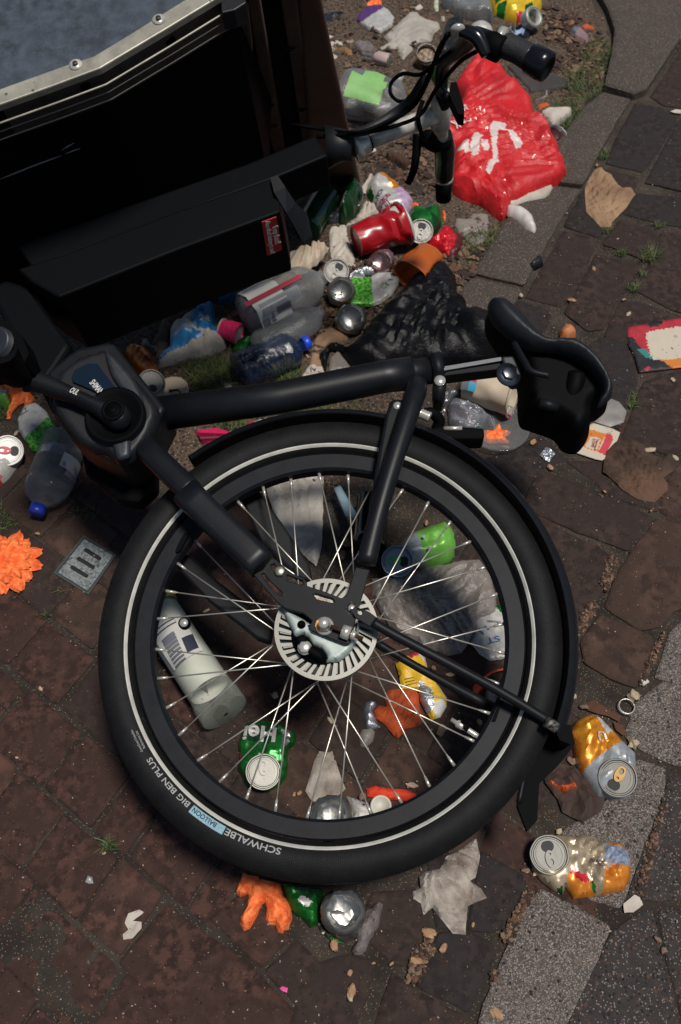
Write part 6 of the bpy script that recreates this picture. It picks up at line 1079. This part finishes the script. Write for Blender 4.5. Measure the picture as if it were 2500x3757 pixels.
for lb_, nm_, r_, pts_, m_, H_ in [
 ('small white torn bits on the soil beside the greaseproof sheet', 'paper_scrap', 'K', [(530,35),(560,20),(575,40),(555,50),(540,48)], paper, .006),
 ('green and white wrapper corner at the top beside the clear tray', 'paper_scrap', 'K', [(632,-5),(655,0),(655,55),(640,60),(632,30)], mat('wrapper_sage', '#7f9472', .6, var=(60,'#b0ada0',.1)), .008),
 ('dark clear film flat on the soil at the upper left by the post', 'film_scrap', 'K', [(40,70),(130,60),(140,95),(100,112),(45,105)], dkf, .005),
 ('tan splinter of bark lying on the white paper by the post', 'splinter', 'K', [(75,240),(140,248),(205,262),(210,285),(185,288),(130,262),(80,255)], mat('splinter_tan', '#7d5c3e', .85), .008),
 ('dark purple film scrap below the lower handlebar grip', 'film_scrap', 'J', [(1105,310),(1150,275),(1208,263),(1195,300),(1120,335)], mat('film_mauve', '#4a4250', .4), .005),
 ('clear film scrap at the tip of the crushed red cup', 'film_scrap', 'J', [(358,760),(400,780),(425,850),(390,840),(360,810)], mat('film_bluish', '#6b7078', .3), .01),
 ('grey silver wrapper edge sticking out under the battery box', 'foil_scrap', 'Q', [(585,165),(640,140),(700,118),(705,150),(680,165),(620,180)], mat('foil_violet', '#6a6878', .35, metal=.4), .012),
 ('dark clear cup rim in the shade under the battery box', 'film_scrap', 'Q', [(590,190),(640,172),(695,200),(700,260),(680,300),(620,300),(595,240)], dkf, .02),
 ('dark blue grey film under the corner of the blue and white bag', 'film_scrap', 'Q', [(640,620),(745,600),(740,655),(700,662),(650,650)], mat('film_slate', '#1d2a33', .4), .006),
 ('crumpled brown leaf beside the bark stick', 'dead_leaf', 'B', [(240,770),(275,775),(300,800),(280,820),(245,800)], mat('leaf_brown2', '#4a3020', .85), .008),
 ('grey flattened cardboard corner behind the passion fruit can', 'card_scrap', 'B', [(90,780),(200,740),(385,860),(380,895),(250,860),(110,830)], mat('card_brown_dark', '#2b211c', .85, bump=(60,.6,.002)), .006),
 ('pale tan scrap left of the greaseproof sheet', 'paper_scrap', 'K', [(130,195),(180,190),(225,212),(200,232),(150,225)], mat('scrap_tan', '#8d7a68', .85), .008),
 ('small white plastic curl on the soil right of the greaseproof sheet', 'film_scrap', 'K', [(668,85),(685,90),(690,112),(678,118),(665,105)], paper, .008),
 ('rusty brown leaf left of the soggy brown napkin', 'dead_leaf', 'S', [(380,500),(410,505),(445,515),(440,540),(400,535)], mat('leaf_brown2', '#4a3020', .85), .005),
 ('rust coloured leaf piece beside the key ring', 'dead_leaf', 'O', [(880,560),(940,520),(1000,560),(1060,600),(1140,640),(1120,680),(1040,640),(960,620),(900,600)], mat('leaf_rust', '#4a2b1c', .85, bump=(80,.8,.003)), .006),
 ('brown leaf piece right of the yellow can', 'dead_leaf', 'O', [(1080,680),(1140,700),(1180,760),(1150,780),(1100,740)], mat('leaf_rust', '#4a2b1c', .85), .006),
 ('green leaf yellowing beside the key ring', 'dead_leaf', 'O', [(1175,490),(1210,462),(1290,490),(1250,515),(1225,538),(1190,520)], mat('leaf_olive', '#6b6048', .8, bump=(80,.6,.002)), .005),
 ('olive leaf lying between the yellow can and the speckled slab', 'dead_leaf', 'O', [(1185,800),(1220,805),(1260,850),(1240,885),(1205,860)], mat('leaf_olive', '#6b6048', .8, bump=(80,.6,.002)), .005)]:
    piece(nm_, lb_, nm_.replace('_', ' '), pts_, r_, m_, H=H_*.5, edge=.008, cell=.003, crum=(45, H_*1.6), kind='sheet', seed=len(lb_)+int(pts_[0][0]), zo=.002, jag=.001)
# metal drain cover
t = T_('drain_cover', 'small square metal cover with three slots set in the bricks', 'drain cover', 'E', (385, 345))
t.add('frame', prism('E', [(245,378),(385,205),(535,295),(408,480)], -.02, .0028, GF, holes=[[(262,376),(388,218),(524,297),(404,466)]]), mat('cover_frame', '#4d5150', .5, metal=.6), smooth=False)
def slot(a, b, w=9):
    a, b = np.array(a, float), np.array(b, float); d = unit(b-a); n = np.array([-d[1], d[0]]); o = []
    for c, s0 in ((b, -90), (a, 90)):
        for i in range(7): q = math.radians(s0+180*i/6); o.append(tuple(c+d*math.cos(q)*w+n*math.sin(q)*w))
    return o
bevel(t.add('plate', prism('E', [(266,376),(388,221),(521,297),(403,461)], .0005, .0036, GF, holes=[slot((395,272),(458,312)), slot((362,312),(428,352)), slot((332,352),(398,392))]), mat('cover_metal', '#747a7b', .5, metal=.5, bump=(120,.6,.001), var=(60,'#4a4f50',.14), var2=(200,'#8d9393',.1)), smooth=False), .0006)
t.add('pit', prism('E', [(270,376),(388,225),(518,298),(402,456)], -.004, .0002, GF), hole, smooth=False)
# -- loose stones, chips and seeds --
rnd = random.Random(11)
def blob(R, fl, seed, ir=.35):
    V, Fc = [], []; n, m = 7, 10
    for i in range(n+1):
        ph = math.pi*i/n
        for j in range(m):
            th = 2*math.pi*j/m; d = np.array([math.sin(ph)*math.cos(th), math.sin(ph)*math.sin(th), math.cos(ph)]); k = R*(1+ir*noise.noise(Vector(d*1.6)+Vector((seed*4.1, seed, 0)))*1.6); V.append((d[0]*k, d[1]*k*.8, d[2]*k*fl+R*fl*.8))
    for i in range(n):
        for j in range(m): Fc.append((i*m+j, i*m+(j+1)%m, (i+1)*m+(j+1)%m, (i+1)*m+j))
    return V, Fc
protos = {}
def place_of(x, y):
    if y < 420: return 'on the soil at the top'
    if x > 1840 and y < 1000: return 'around the tan kraft napkin'
    if x > 1840 and y < 1330: return 'above the right end of the saddle'
    if y < 1000: return 'near the green can and red cup'
    if x < 420 and y < 2000: return 'left of the motor'
    if x > 1500 and y < 1850: return 'between the saddle and the mudguard'
    if x > 2150 and y < 2250: return 'around the soggy brown napkin'
    if (x-1205)**2+(y-2385)**2 < 700**2: return 'inside the wheel among the spokes' if x < 1205 else 'inside the wheel on the mudguard strut side'
    if x < 1100: return 'on the bricks lower left of the wheel'
    if x > 2050 and y < 3000: return 'beside the yellow can and key ring'
    if x > 1850: return 'around the pale speckled slab'
    return 'below the grey cotton wads' if x < 1480 and y > 3380 else 'on the dark bricks below the white tissue'
def small(name, label, cat, group, m, R, fl, pts):
    for k, (r, x, y, s_) in enumerate(pts):
        key = (name, k % 3, m.name)
        if key not in protos: o = mesh_obj(name, *blob(R, fl, len(protos)+1), m, smooth=True); protos[key] = o
        else: o = protos[key].copy(); COL.objects.link(o)
        p = G(r, x, y); o.location = (p[0], p[1], soilz(p[0], p[1])); o.rotation_euler = (rnd.uniform(-.2, .2), rnd.uniform(-.2, .2), rnd.uniform(0, 6.28)); s_ = min(s_, 1.5)*.72; o.scale = (s_*rnd.uniform(.8, 1.3), s_*rnd.uniform(.7, 1), s_*rnd.uniform(.7, 1.1))
        px_, py_ = zp(r, (x, y)); pl_ = place_of(px_, py_); o['label'] = label + ' ' + pl_; o['category'] = cat; o['group'] = group + ' ' + pl_
small('pale_seed', 'pale papery flake', 'seed flake', 'pale flakes', chipw, .010, .28, [('P',405,740,1),('P',1100,1575,1),('P',150,1412,1),('P',555,680,.35),('P',1005,910,.5),('S',1290,370,1.5),('S',1520,440,1),('O',1230,495,1.5),('O',790,500,1),('O',1225,840,1.2),('H',330,230,1.2),('X',870,985,.8),('X',895,885,.6),('F',505,850,.9),('F',475,1090,.9),('D',1530,620,1),('D',830,232,.7),('E',950,555,.8),('E',1265,945,1),('E',1525,1060,1),('H',45,1190,1.3),('C',75,865,.8),('H',1005,440,.8),('T',75,1180,.5),('T',180,875,.5),('H',870,730,.8),('X',1240,1150,.3),('G',480,540,.4)])
small('wood_chip', 'rust brown wood chip', 'wood chip', 'wood chips', chip, .008, .4, [('P',795,1180,1),('P',600,1460,1.5),('P',510,250,1),('P',820,260,.9),('P',1060,1450,.9),('P',355,1595,.4),('P',1440,200,.4),('N',750,725,1.1),('N',1050,860,1),('N',935,690,1.3),('D',1045,375,2.6),('D',1165,110,.9),('D',960,1020,.8),('S',415,520,1.1),('S',890,735,.8),('S',1300,905,.5),('E',175,200,1),('R',955,1275,1.9),('X',400,1160,2),('X',470,1230,1.3),('X',720,1530,2),('X',50,1430,2),('X',350,1290,1.6),('H',700,1280,1.4),('H',855,620,1),('C',140,1050,.9),('M',1020,400,.9),('F',395,150,1),('L',980,230,1.6),('L',930,360,1.6),('F',30,250,1.4),('H',420,905,1.2),('X',590,440,.8),('G',1380,265,.8),('G',1355,270,.6),('R',1085,1500,.9),('R',1430,1425,.6),('R',1280,1420,.5),('H',610,870,.6),('F',640,1068,1),('Q',1330,720,.9)])
small('pebble', 'small grey brown stone', 'pebble', 'small stones', peb, .009, .6, [('F',690,960,1.3),('F',430,820,.9),('F',460,1110,1.3),('H',850,620,.9),('O',790,970,1),('X',1060,370,1),('X',1120,120,1),('H',100,285,1.3),('H',1265,960,.5),('H',1460,940,.8),('H',1485,990,.8),('H',1410,500,.6),('U',330,2110,.5),('U',400,1965,.6),('T',390,1720,.3),('J',850,830,1.2),('K',700,70,1.2),('K',470,420,1),('K',410,350,.7),('X',330,1330,1)])
# -- stuff: grit in the joints, leaf litter, grass --
def flecks(name, label, regions, n, size, mats, z=0, flat=.35):
    V, Fc, M = [], [], []; rn = random.Random(len(name)*7+n); tot = sum(w for *_, w in regions)
    for (r, pl, w) in regions:
        Q = np.array([GF.px(r, p) for p in pl]); mn, mx = Q.min(0), Q.max(0); k = 0; want = int(n*w/tot); tries = 0
        while k < want and tries < want*30:
            tries += 1; p = np.array([rn.uniform(mn[0], mx[0]), rn.uniform(mn[1], mx[1])])
            if not in_poly(p[None], Q)[0]: continue
            if noise.noise(Vector((p[0]*18, p[1]*18, 3.3))) < rn.uniform(-.5, .25): continue
            k += 1; s_ = size*rn.uniform(.35, 1.5)**1.3; a = rn.uniform(0, 6.28); zz = soilz(p[0], p[1])+z+rn.uniform(0, .003); b = len(V); ca, sa = math.cos(a), math.sin(a); tl = rn.uniform(-flat, flat); tl2 = rn.uniform(-flat, flat)
            for (dx, dy) in ((-1, -.3), (-.2, -.6), (.9, -.2), (.5, .5), (-.6, .45)): V.append((p[0]+(dx*ca-dy*sa)*s_, p[1]+(dx*sa+dy*ca)*s_, zz+s_*(dx*tl+dy*tl2)+s_*.3))
            V.append((p[0], p[1], zz+s_*.55)); mi = rn.randrange(len(mats))
            for i in range(5): Fc.append((b+i, b+(i+1)%5, b+5)); M.append(mi)
    o = mesh_obj(name, V, Fc, mats, M, smooth=False); o['label'] = label; o['category'] = name.replace('_', ' '); o['kind'] = 'stuff'; return o
lf = [mat('litter_tan', '#54392a', .85), mat('litter_brown', '#33211a', .85), mat('litter_pale', '#6b5643', .85), mat('litter_dark', '#2a1d16', .9)]
flecks('leaf_litter', 'brown and tan leaf litter on the soil and along the joints', [('U', [(560,60),(700,60),(900,160),(1040,300),(1000,560),(800,750),(700,880),(620,700),(560,540),(640,500),(600,330)], 5), ('U', [(-60,1700),(120,1600),(290,1600),(200,1750),(60,1950),(-60,2050)], 2), ('V', [(900,1590),(960,1600),(900,1780),(800,1960),(700,2110),(670,2080),(760,1900),(860,1720)], 2.4), ('H', [(700,1000),(780,850),(850,720),(890,720),(800,930),(740,1080),(690,1150)], 1.2), ('H', [(330,1000),(400,920),(440,980),(360,1130),(300,1140)], .8), ('F', [(1060,650),(1100,700),(1080,850),(1040,900)], .5), ('F', [(1440,720),(1500,640),(1480,700),(1400,880),(1370,900)], .6), ('H', [(1340,820),(1400,560),(1480,300),(1500,320),(1420,620),(1380,830)], .8), ('K', [(0,0),(600,0),(640,200),(300,400),(100,340)], 1.6), ('K', [(240,820),(600,760),(640,1000),(300,1100)], 1.2), ('I', [(900,960),(1200,640),(1500,700),(1500,900),(1100,1200)], 1.5)], 7000, .0030, lf)
flecks('fallen_leaves', 'larger dry brown leaf flakes on the soil of the tree pit', [('U', [(560,60),(700,60),(900,160),(1040,300),(1000,560),(900,600),(620,560),(600,330)], 5), ('K', [(0,0),(600,0),(640,200),(300,400),(100,340)], 1.2), ('J', [(1000,780),(1250,700),(1400,620),(1350,900),(1180,1050)], 1.2), ('K', [(240,820),(600,760),(640,1000),(300,1100)], 1)], 620, .0085, lf)
flecks('soil_crumbs', 'dark crumbs of soil and broken leaf among the litter', [('I', [(900,960),(1200,640),(1500,700),(1500,900),(1250,1250),(1000,1180)], 3), ('K', [(240,820),(600,700),(700,1000),(300,1100)], 1.5), ('Q', [(1000,700),(1500,300),(1500,500),(1100,800)], 1)], 900, .006, [mat('crumb_dark', '#1c1410', .95), mat('crumb_brown', '#33231a', .95), mat('crumb_tan', '#54402f', .95)])
flecks('joint_grit', 'fine pale and dark grit scattered over the bricks', [('s', [(0,1750),(700,2000),(1300,1900),(1700,1200),(2100,700),(2500,300),(2500,3757),(0,3757)], 1)], 3400, .0012, [mat('grit_pale', '#8a8278', .8), mat('grit_tan', '#6b5442', .8), mat('grit_dark', '#15110f', .9), mat('grit_rust', '#6b3a20', .85)], z=.0)
def grass(regions):
    V, Fc, M = [], [], []; rn = random.Random(5)
    for (r, cx, cy, rx, ry, n) in regions:
        for _ in range(n):
            a = rn.uniform(0, 6.28); q = math.sqrt(rn.random()); p = G(r, cx+math.cos(a)*rx*q, cy+math.sin(a)*ry*q); z0 = soilz(p[0], p[1])-.003; h = rn.uniform(.010, .032)*(1 if n > 100 else .5); d = rn.uniform(0, 6.28); ln = rn.uniform(.4, 1.6)*h; w = rn.uniform(.0006, .0013); b = len(V); sx_, sy_ = -math.sin(d)*w, math.cos(d)*w; mi = rn.randrange(3)
            for i in range(4): f = i/3; c = np.array([p[0]+math.cos(d)*ln*f**1.6, p[1]+math.sin(d)*ln*f**1.6, z0+h*(f-.3*f*f)]); k = 1-f*.9; V += [(c[0]-sx_*k, c[1]-sy_*k, c[2]), (c[0]+sx_*k, c[1]+sy_*k, c[2])]
            for i in range(3): Fc.append((b+i*2, b+i*2+1, b+i*2+3, b+i*2+2)); M.append(mi)
    o = mesh_obj('grass', V, Fc, [mat('grass_green', '#3a5220', .6), mat('grass_dark', '#22351a', .6), mat('grass_dry', '#5c5a2c', .7)], M, smooth=False); o['label'] = 'short grass and weeds on the soil and in the joints'; o['category'] = 'grass'; o['kind'] = 'stuff'
grass([('U',960,420,110,130,420),('U',860,620,130,110,500),('U',760,800,120,80,300),('U',720,900,60,50,120),('U',560,700,90,40,60),('U',180,1720,90,60,160),('U',60,1780,60,60,120),('U',30,1930,50,50,90),('P',880,155,45,50,70),('P',1035,1035,50,22,50),('P',1290,1070,70,55,110),('P',1150,1340,55,40,70),('P',910,830,45,30,50),('P',1370,790,50,20,40),('P',1220,1220,40,30,40),('V',1045,620,30,55,80),('Q',640,830,170,120,900),('Q',1180,840,110,50,260),('Q',560,750,150,50,300),('Q',780,1200,120,60,160),('Q',1400,1120,150,40,200),('M',20,820,50,50,80),('M',10,1640,60,60,60),('E',210,570,20,10,14),('E',275,465,14,8,10),('G',495,500,20,28,60),('E',30,150,45,30,60),('E',400,100,60,30,50),('U',1000,1110,40,40,40),('D',80,760,60,50,80),('K',60,130,80,40,60),('U',1520,350,40,30,20)])
